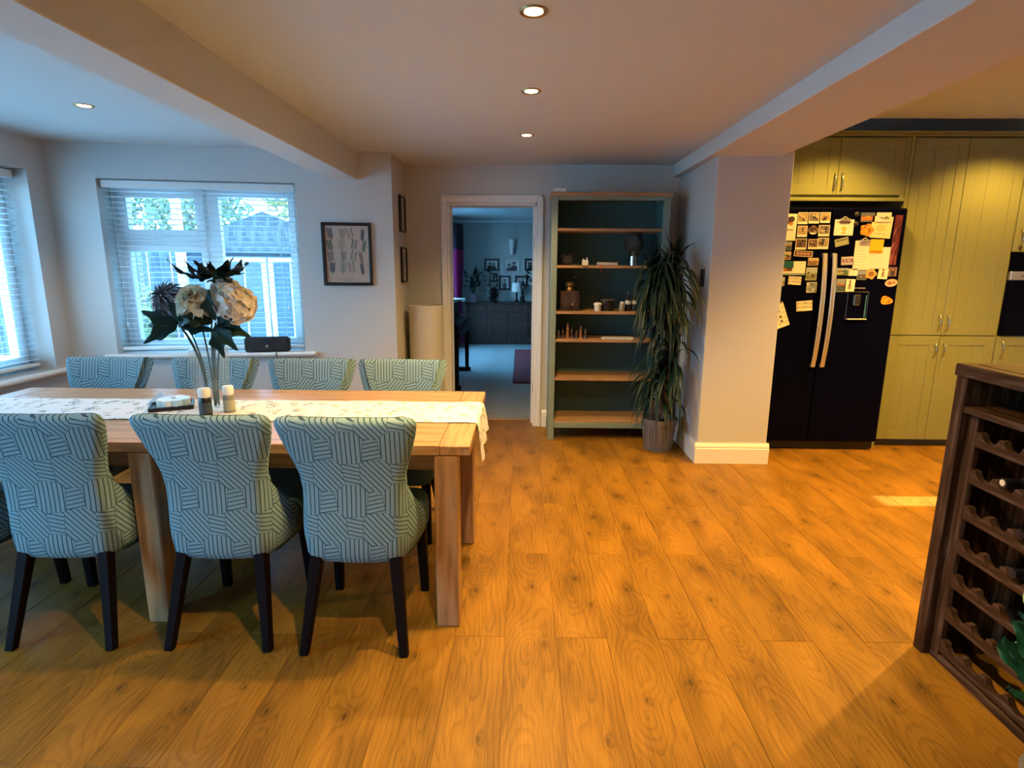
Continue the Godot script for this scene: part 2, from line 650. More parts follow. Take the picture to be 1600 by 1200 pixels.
	M.foliage_c = mat(lin(0.07, 0.13, 0.09), 0.8)
	M.tree_bark = mat(lin(0.10, 0.08, 0.06), 0.9)

# ---------------------------------------------------------------- scene
func _ready():
	rng.seed = 7
	var cam := Camera3D.new()
	cam.name = "camera"
	cam.position = Vector3(0, 1.45, 0)
	cam.rotation_degrees = Vector3(-11.62, 0.85, 0.35)
	cam.fov = rad_to_deg(2.0 * atan(600.0 / 900.0))
	cam.near = 0.05
	cam.far = 200.0
	add_child(cam)
	cam.current = true
	cam_basis = Basis.from_euler(Vector3(deg_to_rad(-11.62), deg_to_rad(0.85), deg_to_rad(0.35)))
	var env := Environment.new()
	var sky_mat := ProceduralSkyMaterial.new()
	sky_mat.sky_top_color = lin(0.15, 0.52, 1.0)
	sky_mat.sky_horizon_color = lin(0.30, 0.68, 1.0)
	sky_mat.sky_curve = 0.3
	sky_mat.sky_energy_multiplier = 1.0
	sky_mat.ground_bottom_color = lin(0.30, 0.33, 0.33)
	sky_mat.ground_horizon_color = lin(0.45, 0.52, 0.55)
	sky_mat.sun_angle_max = 1.0
	var sky := Sky.new()
	sky.sky_material = sky_mat
	env.background_mode = Environment.BG_SKY
	env.sky = sky
	env.background_energy_multiplier = 24.0
	env.tonemap_mode = Environment.TONE_MAPPER_LINEAR
	env.tonemap_exposure = 1.0
	env.sdfgi_enabled = true
	env.ssao_enabled = true
	env.ssil_enabled = true
	var we := WorldEnvironment.new()
	we.name = "environment"
	we.environment = env
	add_child(we)
	var sun := DirectionalLight3D.new()
	sun.name = "sun"
	sun.light_color = lin(1.0, 0.93, 0.82)
	sun.light_energy = 9.0
	sun.light_angular_distance = 0.5
	sun.shadow_enabled = true
	sun.sky_mode = DirectionalLight3D.SKY_MODE_LIGHT_ONLY
	add_child(sun)
	sun.look_at_from_position(Vector3(10, 5.77, -3.47), Vector3(0, 0, -3.47))
	make_materials()
	build_shell()
	build_floor()
	build_windows()
	build_garden()
	build_downlights()
	build_table()
	build_chairs()
	build_tabletop()
	build_bookcase()
	build_plant()
	build_kitchen()
	build_fridge()
	build_rack()
	build_wall_things()
	build_living_room()

func solid(called, mesh, m, label = ""):
	var o := MeshInstance3D.new()
	o.mesh = mesh
	o.material_override = m
	o.name = numbered(called)
	add_child(o)
	o.set_meta("kind", "structure")
	if label != "":
		o.set_meta("label", label)
	return o

func wall_with_hole(x0, x1, y0, y1, hx0, hx1, hy0, hy1, z0, z1) -> ArrayMesh:
	var st := st_new()
	add_span(st, Vector3(x0, y0, z0), Vector3(hx0, y1, z1), 0.0)
	add_span(st, Vector3(hx1, y0, z0), Vector3(x1, y1, z1), 0.0)
	if hy0 > y0:
		add_span(st, Vector3(hx0, y0, z0), Vector3(hx1, hy0, z1), 0.0)
	add_span(st, Vector3(hx0, hy1, z0), Vector3(hx1, y1, z1), 0.0)
	return st.commit()

func skirting(length) -> ArrayMesh:
	# profile extruded along +x, front to +z, 0.16 high
	var prof := [Vector2(0.018, 0), Vector2(0.018, 0.115), Vector2(0.013, 0.12), Vector2(0.016, 0.126), Vector2(0.012, 0.14), Vector2(0.005, 0.152), Vector2(0.004, 0.16), Vector2(0, 0.16)]
	var st := st_new()
	for i in prof.size() - 1:
		var a: Vector2 = prof[i]
		var b: Vector2 = prof[i + 1]
		quad(st, Vector3(0, a.y, a.x), Vector3(length, a.y, a.x), Vector3(length, b.y, b.x), Vector3(0, b.y, b.x))
	for e in [0.0, length]:
		for i in prof.size() - 1:
			var a2: Vector2 = prof[i]
			var b2: Vector2 = prof[i + 1]
			var p := [Vector3(e, 0, 0), Vector3(e, a2.y, a2.x), Vector3(e, b2.y, b2.x)]
			if e > 0.0:
				tri(st, p[0], p[2], p[1])
			else:
				tri(st, p[0], p[1], p[2])
	quad(st, Vector3(length, 0, 0), Vector3(0, 0, 0), Vector3(0, 0.16, 0), Vector3(length, 0.16, 0))
	return st.commit()

func build_shell():
	# dining room and kitchen
	solid("wall_back", wall_with_hole(-1.28, 5.5, -0.1, 2.9, -0.645, 0.135, -0.1, 1.975, BACK - 0.24, BACK), M.wall, "off-white wall with the doorway to the living room")
	var bay = struct("wall_bay", bay_a, BAY, "white wall holding the window with the venetian blind")
	part(bay, "wall_panel", wall_with_hole(-2.72, 0.0, -0.1, 2.4, -2.07, -0.712, 0.775, 2.044, -0.28, 0.0), M.wall)
	solid("wall_return", span(Vector3(-1.28, -0.1, -5.4), Vector3(-1.0, 2.4, -4.612), 0.0), M.wall, "short tan-lit wall return with two small frames")
	var wl = struct("wall_left", Vector3(-3.35, 0, 0), 90.0, "white wall with the long side window")
	# local x runs to -z (world z = -x), local z to +x
	part(wl, "wall_panel", wall_with_hole(1.25, 4.36, -0.1, 2.4, 1.65, 4.045, 0.70, 2.072, -0.28, 0.0), M.wall)
	part(wl, "wall_panel", wall_with_hole(-1.95, 1.25, -0.1, 2.4, -0.35, 1.05, 0.02, 2.06, -0.28, 0.0), M.wall)
	solid("wall_front", span(Vector3(-3.7, -0.1, 1.8), Vector3(5.5, 2.9, 2.05), 0.0), M.wall, "plain wall behind the viewer")
	solid("wall_right", wall_with_slit(), M.wall, "kitchen side wall with a narrow window")
	var st := st_new()
	add_span(st, Vector3(-3.72, CEIL, -5.35), Vector3(1.5, CEIL + 0.3, 2.0), 0.0)
	solid("ceiling", st.commit(), M.ceiling, "smooth off-white ceiling with a row of downlights")
	st = st_new()
	add_span(st, Vector3(1.6, KCEIL, -4.60), Vector3(5.5, KCEIL + 0.1, 2.0), 0.0)
	add_span(st, Vector3(1.6, KCEIL + 0.1, -4.66), Vector3(5.5, KCEIL + 0.34, -4.55), 0.0)
	add_span(st, Vector3(1.6, KCEIL + 0.3, -5.37), Vector3(5.5, KCEIL + 0.4, 2.0), 0.0)
	solid("ceiling", st.commit(), M.ceiling, "kitchen ceiling above the green cupboards")
	solid("beam", span(Vector3(-1.462, 2.08, -4.75), Vector3(-1.25, 2.4, 1.9), 0.004), M.ceiling, "boxed ceiling beam between dining room and bay")
	solid("beam", span(Vector3(1.27, 2.187, -5.2), Vector3(1.755, 2.75, 1.9), 0.004), M.ceiling, "boxed ceiling beam over the pillar")
	solid("pillar", span(Vector3(1.33, -0.1, -5.2), Vector3(1.845, 2.75, -4.165), 0.004), M.wall, "wide white pillar beside the fridge")
	# skirting
	var b = struct("baseboard_pillar", Vector3.ZERO, 0.0, "moulded white skirting round the pillar")
	part(b, "skirting_front", skirting(0.515 + 0.036), M.gloss_white, Vector3(1.33 - 0.018, 0, -4.165))
	part(b, "skirting_side", skirting(0.96), M.gloss_white, Vector3(1.33, 0, -5.125), Vector3(0, -90, 0))
	part(b, "skirting_kitchen", skirting(0.3), M.gloss_white, Vector3(1.845, 0, -4.165), Vector3(0, 90, 0))
	b = struct("baseboard_back", Vector3.ZERO, 0.0, "white skirting along the doorway wall")
	part(b, "skirting", skirting(1.13), M.gloss_white, Vector3(0.196, 0, BACK))
	part(b, "skirting", skirting(0.33), M.gloss_white, Vector3(-1.0, 0, BACK))
	b = struct("baseboard_bay", bay_a, BAY, "white skirting under the bay window")
	part(b, "skirting", skirting(2.36), M.gloss_white, Vector3(-2.37, 0, 0))
	b = struct("baseboard_left", Vector3(-3.35, 0, 0), 90.0, "white skirting along the side window wall")
	part(b, "skirting", skirting(3.02), M.gloss_white, Vector3(1.10, 0, 0))
	# door lining and architrave
	var d = struct("door_1", Vector3(0, 0, BACK), 0.0, "open doorway with a painted frame")
	var fr := -0.645
	var to := 0.135
	for e in [[fr - 0.048, fr], [to, to + 0.048]]:
		var s := st_new()
		add_span(s, Vector3(e[0], 0, 0), Vector3(e[1], 2.037, 0.014), 0.004)
		var out: float = e[0] if e[0] < 0 else e[1] - 0.022
		add_span(s, Vector3(out, 0, 0.012), Vector3(out + 0.022, 2.037, 0.024), 0.004)
		part(d, "architrave", s.commit(), M.gloss_white)
	var s2 := st_new()
	add_span(s2, Vector3(fr, 1.975, 0), Vector3(to, 2.037, 0.014), 0.004)
	add_span(s2, Vector3(fr - 0.048, 2.015, 0.012), Vector3(to + 0.048, 2.037, 0.024), 0.004)
	part(d, "architrave", s2.commit(), M.gloss_white)
	for e in [[fr, fr + 0.022], [to - 0.022, to]]:
		part(d, "jamb", span(Vector3(e[0], 0, -0.24), Vector3(e[1], 1.975, 0.0), 0.002), M.gloss_white)
		var mid: float = e[0] + 0.018 if e[0] < 0 else e[1] - 0.026
		part(d, "door_stop", span(Vector3(mid - 0.012, 0, -0.15), Vector3(mid + 0.012, 1.96, -0.11), 0.002), M.gloss_white)
	part(d, "head_lining", span(Vector3(fr, 1.953, -0.24), Vector3(to, 1.975, 0.0), 0.002), M.gloss_white)
	part(d, "threshold", span(Vector3(fr, -0.01, -0.26), Vector3(to, 0.006, -0.21), 0.003), M.oak_x)
	for k in 2:
		part(d, "hinge", box(Vector3(0.006, 0.09, 0.03), 0.001), M.chrome, Vector3(to - 0.024, 0.35 + k * 1.3, -0.08))

func wall_with_slit() -> ArrayMesh:
	var st := st_new()
	var x0 := 5.2
	var x1 := 5.5
	var z0 := -3.55
	var z1 := -3.40
	add_span(st, Vector3(x0, -0.1, -5.4), Vector3(x1, 2.95, z0), 0.0)
	add_span(st, Vector3(x0, -0.1, z1), Vector3(x1, 2.95, 2.05), 0.0)
	add_span(st, Vector3(x0, -0.1, z0), Vector3(x1, 0.9, z1), 0.0)
	add_span(st, Vector3(x0, 1.85, z0), Vector3(x1, 2.95, z1), 0.0)
	return st.commit()

func build_floor():
	var fl = struct("floor", Vector3.ZERO, 0.0, "wide-board oak floor")
	part(fl, "subfloor", span(Vector3(-3.75, -0.12, -5.38), Vector3(5.5, -0.004, 2.0), 0.0), M.subfloor)
	var w := 0.203
	var l := 1.319
	# a few plank meshes, each reading another stretch of its picture
	var meshes := []
	for k in 4:
		var st := st_new()
		var hw := w / 2.0 - 0.0006
		var hl := l / 2.0 - 0.0006
		var b := 0.0012
		var t := 0.0
		var q := -0.01
		var u0 := 0.01
		var u1 := 0.99
		if k % 2 == 1:
			u0 = 0.99; u1 = 0.01
		var v0 := 0.005
		var v1 := 0.995
		if k >= 2:
			v0 = 0.995; v1 = 0.005
		quad(st, Vector3(-hw + b, t, hl - b), Vector3(hw - b, t, hl - b), Vector3(hw - b, t, -hl + b), Vector3(-hw + b, t, -hl + b), Vector2(u0, v1), Vector2(u1, v1), Vector2(u1, v0), Vector2(u0, v0))
		var ce := [Vector3(-hw + b, t, hl - b), Vector3(hw - b, t, hl - b), Vector3(hw - b, t, -hl + b), Vector3(-hw + b, t, -hl + b)]
		var lo := [Vector3(-hw, t - b, hl), Vector3(hw, t - b, hl), Vector3(hw, t - b, -hl), Vector3(-hw, t - b, -hl)]
		var uvs := [Vector2(u0, v1), Vector2(u1, v1), Vector2(u1, v0), Vector2(u0, v0)]
		for e in 4:
			var f := (e + 1) % 4
			quad(st, lo[e], lo[f], ce[f], ce[e], uvs[e], uvs[f], uvs[f], uvs[e])
			var la: Vector3 = lo[e] + Vector3(0, q, 0)
			var lb: Vector3 = lo[f] + Vector3(0, q, 0)
			quad(st, la, lb, lo[f], lo[e], uvs[e], uvs[f], uvs[f], uvs[e])
		meshes.append(st.commit())
	var r := RandomNumberGenerator.new()
	r.seed = 77
	var prev := -1
	for c in range(-17, 27):
		var x := -0.053 + w * (c + 0.5)
		var odd := absi(c) % 2 == 0
		var z := -2.731 if odd else -2.047
		z -= l / 2.0
		z -= l * 2.0
		for k in 5:
			var zz := z + l * k
			if zz > -0.5 or zz < -5.9 or x > 4.4:
				continue
			var far := maxf(zz - l / 2.0, -5.365)
			if zz + l / 2.0 - far < 0.05:
				continue
			var pick := r.randi() % 6
			if pick == prev:
				pick = (pick + 1) % 6
			prev = pick
			var pl = part(fl, "plank", meshes[r.randi() % 4], M.planks[pick], Vector3(x, 0, (zz + l / 2.0 + far) / 2.0))
			pl.scale.z = (zz + l / 2.0 - far) / l

func add_frame(parent, x0, x1, y0, y1, z0, z1, w, m, called = "frame"):
	var st := st_new()
	add_span(st, Vector3(x0, y0, z0), Vector3(x0 + w, y1, z1), 0.004)
	add_span(st, Vector3(x1 - w, y0, z0), Vector3(x1, y1, z1), 0.004)
	add_span(st, Vector3(x0 + w - 0.002, y0, z0), Vector3(x1 - w + 0.002, y0 + w, z1), 0.004)
	add_span(st, Vector3(x0 + w - 0.002, y1 - w, z0), Vector3(x1 - w + 0.002, y1, z1), 0.004)
	return part(parent, called, st.commit(), m)

func blind(parent_label, at, turn, x0, x1, ytop, ybot, zc):
	var b = thing("venetian_blind", parent_label, "blind", at, turn)
	part(b, "valance", span(Vector3(x0, ytop - 0.052, zc - 0.03), Vector3(x1, ytop, zc + 0.034), 0.004), M.slat)
	var rows := []
	for e in [x0 + 0.004, x1 - 0.004]:
		var r := []
		for p in [Vector2(-0.022, 0.0), Vector2(-0.011, 0.0025), Vector2(0, 0.0034), Vector2(0.011, 0.0025), Vector2(0.022, 0.0), Vector2(0.011, 0.0), Vector2(0, 0.0009), Vector2(-0.011, 0.0)]:
			r.append(Vector3(e, p.y, p.x))
		rows.append(r)
	var st := st_new()
	add_grid(st, rows, true)
	var slat := st.commit()
	var n := int((ytop - 0.075 - ybot - 0.03) / 0.0385)
	for k in n + 1:
		part(b, "slat", slat, M.slat, Vector3(0, ybot + 0.045 + k * 0.0385, zc), Vector3(-8, 0, 0))
	part(b, "bottom_rail", span(Vector3(x0 + 0.003, ybot, zc - 0.024), Vector3(x1 - 0.003, ybot + 0.022, zc + 0.024), 0.005), M.slat)
	var len: float = x1 - x0
	for f in [0.1, 0.5, 0.9]:
		for dz in [-0.024, 0.024]:
			part(b, "ladder_cord", tube([Vector3(x0 + len * f, ybot + 0.01, zc + dz), Vector3(x0 + len * f, ytop - 0.04, zc + dz)], 0.0011, 5), M.slat)
	for f in [0.05, 0.93]:
		var y: float = ybot + (0.32 if f > 0.5 else 0.2)
		part(b, "pull_cord", tube([Vector3(x0 + len * f, y, zc + 0.03), Vector3(x0 + len * f, ytop - 0.04, zc + 0.03)], 0.001, 5), M.slat)
		part(b, "cord_toggle", tube([Vector3(x0 + len * f, y - 0.02, zc + 0.03), Vector3(x0 + len * f, y + 0.015, zc + 0.03)], [0.006, 0.004], 8), M.steel)
	return b

func build_windows():
	# bay window
	var w = struct("window_1", bay_a, BAY, "white framed window with a top-hung light, behind the blind")
	var x0 := -2.07
	var x1 := -0.712
	var z0 := -0.25
	var z1 := -0.185
	add_frame(w, x0, x1, 0.775, 2.044, z0, z1, 0.055, M.upvc)
	part(w, "mullion", span(Vector3(-1.43, 0.82, z0), Vector3(-1.355, 2.0, z1), 0.004), M.upvc)
	part(w, "transom", span(Vector3(x0 + 0.05, 1.575, z0), Vector3(-1.43, 1.645, z1), 0.004), M.upvc)
	var sash = add_frame(w, x0 + 0.045, -1.42, 1.63, 2.0, z0 + 0.01, z1 + 0.02, 0.065, M.upvc, "sash")
	part(sash, "catch", span(Vector3(-1.78, 1.648, z1 + 0.02), Vector3(-1.67, 1.662, z1 + 0.045), 0.004), M.steel)
	add_frame(w, x0 + 0.045, -1.42, 0.815, 1.585, z0 + 0.01, z1 + 0.015, 0.05, M.upvc, "sash")
	add_frame(w, -1.365, x1 - 0.045, 0.815, 2.0, z0 + 0.01, z1 + 0.015, 0.05, M.upvc, "sash")
	for p in [[x0 + 0.1, -1.48, 1.69, 1.94], [x0 + 0.08, -1.465, 0.86, 1.54], [-1.32, x1 - 0.09, 0.86, 1.955]]:
		part(w, "pane", span(Vector3(p[0], p[2], -0.222), Vector3(p[1], p[3], -0.218), 0.0), M.glass)
	part(w, "window_sill", span(Vector3(x0 - 0.09, 0.742, -0.19), Vector3(x1 + 0.09, 0.776, 0.045), 0.012), M.gloss_white)
	blind("white venetian blind over the window behind the flowers", bay_a, BAY, x0 + 0.012, x1 - 0.012, 2.036, 0.80, -0.06)
	# side window; local x runs to -z
	w = struct("window_2", Vector3(-3.35, 0, 0), 90.0, "long white framed side window behind its blind")
	x0 = 1.65
	x1 = 4.045
	add_frame(w, x0, x1, 0.70, 2.072, z0, z1, 0.055, M.upvc)
	part(w, "mullion", span(Vector3(2.82, 0.75, z0), Vector3(2.89, 2.03, z1), 0.004), M.upvc)
	add_frame(w, 2.88, x1 - 0.045, 0.745, 2.03, z0 + 0.01, z1 + 0.015, 0.05, M.upvc, "sash")
	add_frame(w, x0 + 0.045, 2.83, 0.745, 2.03, z0 + 0.01, z1 + 0.015, 0.05, M.upvc, "sash")
	for p in [[2.925, x1 - 0.09], [x0 + 0.09, 2.785]]:
		part(w, "pane", span(Vector3(p[0], 0.79, -0.222), Vector3(p[1], 1.985, -0.218), 0.0), M.glass)
	part(w, "window_sill", span(Vector3(x0 - 0.09, 0.663, -0.19), Vector3(4.2, 0.70, 0.05), 0.012), M.gloss_white)
	blind("white venetian blind over the long side window", Vector3(-3.35, 0, 0), 90.0, x0 + 0.012, x1 - 0.012, 2.06, 0.725, -0.12)
	# garden door in the side wall, behind the viewer
	var d = struct("door_2", Vector3(-3.35, 0, 0), 90.0, "glazed garden door in the side window wall")
	for k in 2:
		var a := -0.35 + k * 0.7
		var leaf = add_frame(d, a, a + 0.7, 0.02, 2.06, -0.2, -0.14, 0.08, M.upvc, "door_leaf")
		part(leaf, "pane", span(Vector3(a + 0.08, 0.1, -0.174), Vector3(a + 0.62, 1.98, -0.166), 0.0), M.glass)
	# narrow kitchen window
	w = struct("window_3", Vector3(5.35, 0, -3.475), 0.0, "narrow kitchen window")
	part(w, "pane", span(Vector3(-0.004, 0.9, -0.075), Vector3(0.004, 1.85, 0.075), 0.0), M.glass)

func leaf_cloud(parent, called, centre, rad: Vector3, count, size, m, sd):
	var r := RandomNumberGenerator.new()
	r.seed = sd
	var st := st_new()
	for k in count:
		var d := Vector3(r.randfn(), r.randfn(), r.randfn()).normalized()
		var p: Vector3 = centre + d * rad * pow(r.randf(), 0.33)
		var u := Vector3(r.randfn(), r.randfn(), r.randfn()).normalized()
		var v := u.cross(d + Vector3(0.01, 0.3, 0.02)).normalized()
		var s: float = size * r.randf_range(0.6, 1.2)
		quad(st, p - u * s, p - v * s * 0.5, p + u * s, p + v * s * 0.5)
	return part(parent, called, st.commit(), m)

func build_garden():
	solid("ground", span(Vector3(-24, -0.45, -24), Vector3(24, -0.2, 12), 0.0), M.patio, "pale patio outside the windows")
	# boundary fence beyond the bay
	var f = thing("panel_fence", "grey board fence standing beyond the bay window", "fence", Vector3(-7.2, -0.2, -10.4), 6.0)
	var board := box(Vector3(0.19, 2.05, 0.025), 0.004, Vector3(0, 1.025, 0))
	for k in 48:
		part(f, "board", board, M.fence, Vector3(-5.0 + k * 0.2, 0, (k % 2) * 0.012))
	for k in 6:
		part(f, "post", box(Vector3(0.09, 2.15, 0.09), 0.004, Vector3(0, 1.075, 0)), M.fence, Vector3(-5.1 + k * 1.93, 0, -0.07))
	f = thing("panel_fence", "grey board fence standing beyond the side window", "fence", Vector3(-10.5, -0.2, -4.0), 84.0)
	for k in 48:
		part(f, "board", board, M.fence, Vector3(-4.8 + k * 0.2, 0, (k % 2) * 0.012))
	for k in 6:
		part(f, "post", box(Vector3(0.09, 2.15, 0.09), 0.004, Vector3(0, 1.075, 0)), M.fence, Vector3(-4.9 + k * 1.93, 0, -0.07))
	# garden shed with glazed doors
	var s = thing("garden_shed", "blue garden shed with glazed doors beyond the bay window", "shed", Vector3(-3.55, -0.2, -8.2), 10.0)
	part(s, "wall_panel", span(Vector3(-1.2, 0, -1.4), Vector3(1.2, 1.85, 0), 0.01), M.shed)
	var roof := st_new()
	quad(roof, Vector3(-1.35, 1.8, 0.15), Vector3(0, 2.35, 0.15), Vector3(0, 2.35, -1.5), Vector3(-1.35, 1.8, -1.5))
	quad(roof, Vector3(0, 2.35, 0.15), Vector3(1.35, 1.8, 0.15), Vector3(1.35, 1.8, -1.5), Vector3(0, 2.35, -1.5))
	tri(roof, Vector3(-1.35, 1.8, 0.15), Vector3(1.35, 1.8, 0.15), Vector3(0, 2.35, 0.15))
	tri(roof, Vector3(1.35, 1.8, -1.5), Vector3(-1.35, 1.8, -1.5), Vector3(0, 2.35, -1.5))
	quad(roof, Vector3(-1.35, 1.8, 0.15), Vector3(-1.35, 1.8, -1.5), Vector3(1.35, 1.8, -1.5), Vector3(1.35, 1.8, 0.15))
	part(s, "roof", roof.commit(), M.fence)
	for k in 2:
		var dx := -0.62 + k * 0.62
		var door = add_frame(s, dx, dx + 0.6, 0.05, 1.75, 0.0, 0.04, 0.07, M.upvc, "door")
		part(door, "pane", span(Vector3(dx + 0.06, 0.11, 0.012), Vector3(dx + 0.54, 1.69, 0.02), 0.0), M.shed_dark)
		part(door, "glazing_bar", span(Vector3(dx + 0.29, 0.11, 0.018), Vector3(dx + 0.31, 1.69, 0.032), 0.0), M.upvc)
	# pergola on the patio
	var p = thing("pergola", "white painted pergola over the patio outside the bay window", "pergola", Vector3(-3.4, -0.2, -6.3), 10.0)
	for k in 3:
		part(p, "post", box(Vector3(0.08, 2.5, 0.08), 0.005, Vector3(0, 1.25, 0)), M.upvc, Vector3(-1.5 + k * 1.25, 0, 0))
	part(p, "beam", box(Vector3(3.4, 0.12, 0.06), 0.005, Vector3(0, 2.5, 0)), M.upvc, Vector3(-0.2, 0, 0))
	for k in 6:
		part(p, "rafter", box(Vector3(0.05, 0.1, 1.6), 0.004, Vector3(0, 2.6, -0.7)), M.upvc, Vector3(-1.6 + k * 0.55, 0, 0))
	# planting
	var list := [["bushy_shrub", "yellow-green shrub beside the blue shed", Vector3(-6.2, -0.2, -8.9), Vector3(0.8, 0.7, 0.7), "foliage_b", 1], ["bushy_shrub", "mid green shrub on the patio outside the bay window", Vector3(-5.35, -0.2, -7.3), Vector3(0.5, 0.5, 0.5), "foliage", 2], ["bushy_shrub", "dark green shrub outside the side window", Vector3(-6.3, -0.2, -5.3), Vector3(0.6, 0.65, 0.6), "foliage_c", 3], ["bushy_shrub", "pale green shrub by the side fence", Vector3(-8.8, -0.2, -5.8), Vector3(0.9, 0.8, 0.9), "foliage", 4]]
	for e in list:
		var sh = thing(e[0], e[1], "shrub", e[2])
		leaf_cloud(sh, "foliage", Vector3(0, e[3].y, 0), e[3], 1500, 0.07, M[e[4]], e[5])
		part(sh, "stem", tube([Vector3.ZERO, Vector3(0.03, e[3].y, 0)], 0.03, 6), M.tree_bark)
	var trees := [["yellow-leaved tree rising behind the bay fence", Vector3(-4.6, -0.2, -14.2), 3.4, "foliage_b", 11], ["green tree rising behind the bay fence", Vector3(-8.2, -0.2, -14.6), 3.2, "foliage", 12], ["green tree rising behind the side fence", Vector3(-12.6, -0.2, -6.5), 3.2, "foliage_c", 13]]
	for e in trees:
		var t = thing("garden_tree", e[0], "tree", e[1])
		part(t, "trunk", tube([Vector3.ZERO, Vector3(0.1, 1.5, 0), Vector3(0, e[2], 0.1)], [0.13, 0.1, 0.05], 8), M.tree_bark)
		leaf_cloud(t, "crown", Vector3(0, e[2], 0), Vector3(1.5, 1.3, 1.4), 2600, 0.11, M[e[3]], e[4])

func build_downlights():
	var rim := lathe([Vector2(0.034, -0.003), Vector2(0.046, -0.006), Vector2(0.050, -0.001), Vector2(0.050, 0.004), Vector2(0.034, 0.004)], 28)
	var well := lathe([Vector2(0.0, 0.006), Vector2(0.034, 0.006), Vector2(0.034, -0.003)], 24)
	var face := lathe([Vector2(0.0, -0.0045), Vector2(0.028, -0.0035), Vector2(0.032, 0.001), Vector2(0.0, 0.001)], 20)
	var warm := lin(1.0, 0.64, 0.22)
	var deep := lin(1.0, 0.56, 0.11)
	var list := [
		[Vector3(0.033, CEIL, -2.14), warm, 4.6, "brass-rimmed downlight in the main ceiling, farthest from the doorway wall"],
		[Vector3(0.04, CEIL, -3.04), warm, 4.6, "brass-rimmed downlight in the main ceiling, middle of its row"],
		[Vector3(0.027, CEIL, -4.01), warm, 2.4, "brass-rimmed downlight in the main ceiling, closest to the doorway wall"],
		[Vector3(-2.375, CEIL, -3.32), lin(1.0, 0.82, 0.56), 1.5, "downlight in the bay ceiling above the dining table"],
		[Vector3(0.03, CEIL, -1.1), warm, 3.8, "downlight over the open floor, out of the picture"],
		[Vector3(2.35, KCEIL, -4.15), deep, 3.2, "kitchen downlight above the fridge"],
		[Vector3(3.55, KCEIL, -4.15), deep, 3.4, "kitchen downlight above the tall cupboards"],
		[Vector3(2.85, KCEIL, -3.0), deep, 13.0, "kitchen downlight above the kitchen floor"],
		[Vector3(2.9, KCEIL, -1.4), deep, 6.0, "kitchen downlight behind the wine rack"],
	]
	for e in list:
		var d = thing("downlight", e[3], "downlight", e[0], 0.0, "recessed ceiling downlights")
		part(d, "rim", rim, M.brass)
		part(d, "reflector", well, M.steel)
		part(d, "bulb", face, M.bulb)
		var l := SpotLight3D.new()
		l.name = "lamp"
		d.add_child(l)
		l.position = Vector3(0, -0.012, 0)
		l.rotation_degrees.x = -90
		l.spot_angle = 64.0
		l.spot_angle_attenuation = 0.6
		l.spot_range = 12.0
		l.spot_attenuation = 2.0
		l.light_size = 0.03
		l.light_color = e[1]
		l.light_energy = e[2]
		l.shadow_enabled = true

# ---------------------------------------------------------------- dining set
const TOP := 0.775

func build_table():
	var t = thing("dining_table", "long solid oak dining table with square legs and a cloth runner", "table", Vector3(-1.445, 0, -2.585))
	# top: 2.51 x 0.97 m, boards along x with cross boards at the ends
	var hx := 1.255
	var hz := 0.485
	var n := 5
	var w := (hz * 2.0) / n
	for k in n:
		var z := -hz + w * (k + 0.5)
		part(t, "top_board", box(Vector3(hx * 2 - 0.24, 0.04, w - 0.001), 0.0022), M.oak_x, Vector3(0, TOP - 0.02, z))
	for s in [-1.0, 1.0]:
		part(t, "end_board", box(Vector3(0.119, 0.04, hz * 2), 0.004), M.oak_z, Vector3(s * (hx - 0.0595), TOP - 0.02, 0))
	for s in [-1.0, 1.0]:
		part(t, "apron", box(Vector3(2.3, 0.085, 0.025), 0.003), M.oak_x, Vector3(0, TOP - 0.0825, s * 0.40))
		part(t, "apron", box(Vector3(0.025, 0.085, 0.76), 0.003), M.oak_z, Vector3(s * 1.14, TOP - 0.0825, 0))
	for x in [-1.2, -0.03, 1.16]:
		for z in [-0.28, 0.435]:
			part(t, "leg", box(Vector3(0.092, TOP - 0.04, 0.092), 0.005, Vector3(0, (TOP - 0.04) / 2, 0)), M.oak_y, Vector3(x, 0, z))
	# runner, hanging over the end by the doorway
	var st := st_new()
	var rows := []
	var uvs := []
	var z0 := -2.42
	var z1 := -2.80
	var path := []
	for k in 44:
		path.append(Vector2(-2.66 + k * (2.46 / 43.0), TOP + 0.004))
	path.append_array([Vector2(-0.188, TOP + 0.002), Vector2(-0.182, TOP - 0.006), Vector2(-0.178, TOP - 0.03), Vector2(-0.174, TOP - 0.06), Vector2(-0.170, TOP - 0.095), Vector2(-0.166, TOP - 0.13)])
	var nz := FastNoiseLite.new()
	nz.seed = 3
	nz.frequency = 2.4
	for i in path.size():
		var r := []
		var ur := []
		var hang: float = clampf((i - 44) / 5.0, 0.0, 1.0)
		for j in 15:
			var f := j / 14.0
			var z := lerpf(z0, z1, f)
			var p := Vector3(path[i].x, path[i].y, z)
			if hang > 0.0:
				p.x += 0.010 * sin(f * 14.0) * hang
				p.y -= 0.05 * hang * (1.0 - f) * (1.0 - f)
				p.z -= 0.02 * hang * (0.5 - f)
			else:
				p.y += maxf(0.0, nz.get_noise_2d(p.x * 2.0, z * 2.0)) * 0.006
			r.append(p)
			ur.append(Vector2(i * 0.06 * 0.98, f))
		rows.append(r)
		uvs.append(ur)
	add_grid(st, rows, false, uvs, true)
	# underside, 2 mm below
	var low := []
	for r in rows:
		var q := []
		for p in r:
			q.append(p + Vector3(-0.0015 if p.x > -0.19 else 0.0, -0.002, 0))
		low.append(q)
	add_grid(st, low, false, uvs, false)
	var run := MeshInstance3D.new()
	run.mesh = st.commit()
	run.material_override = M.runner
	run.name = numbered("table_runner")
	add_child(run)
	tag(run, "cream table runner printed with small leaf sprigs, hanging over the table end", "table runner")

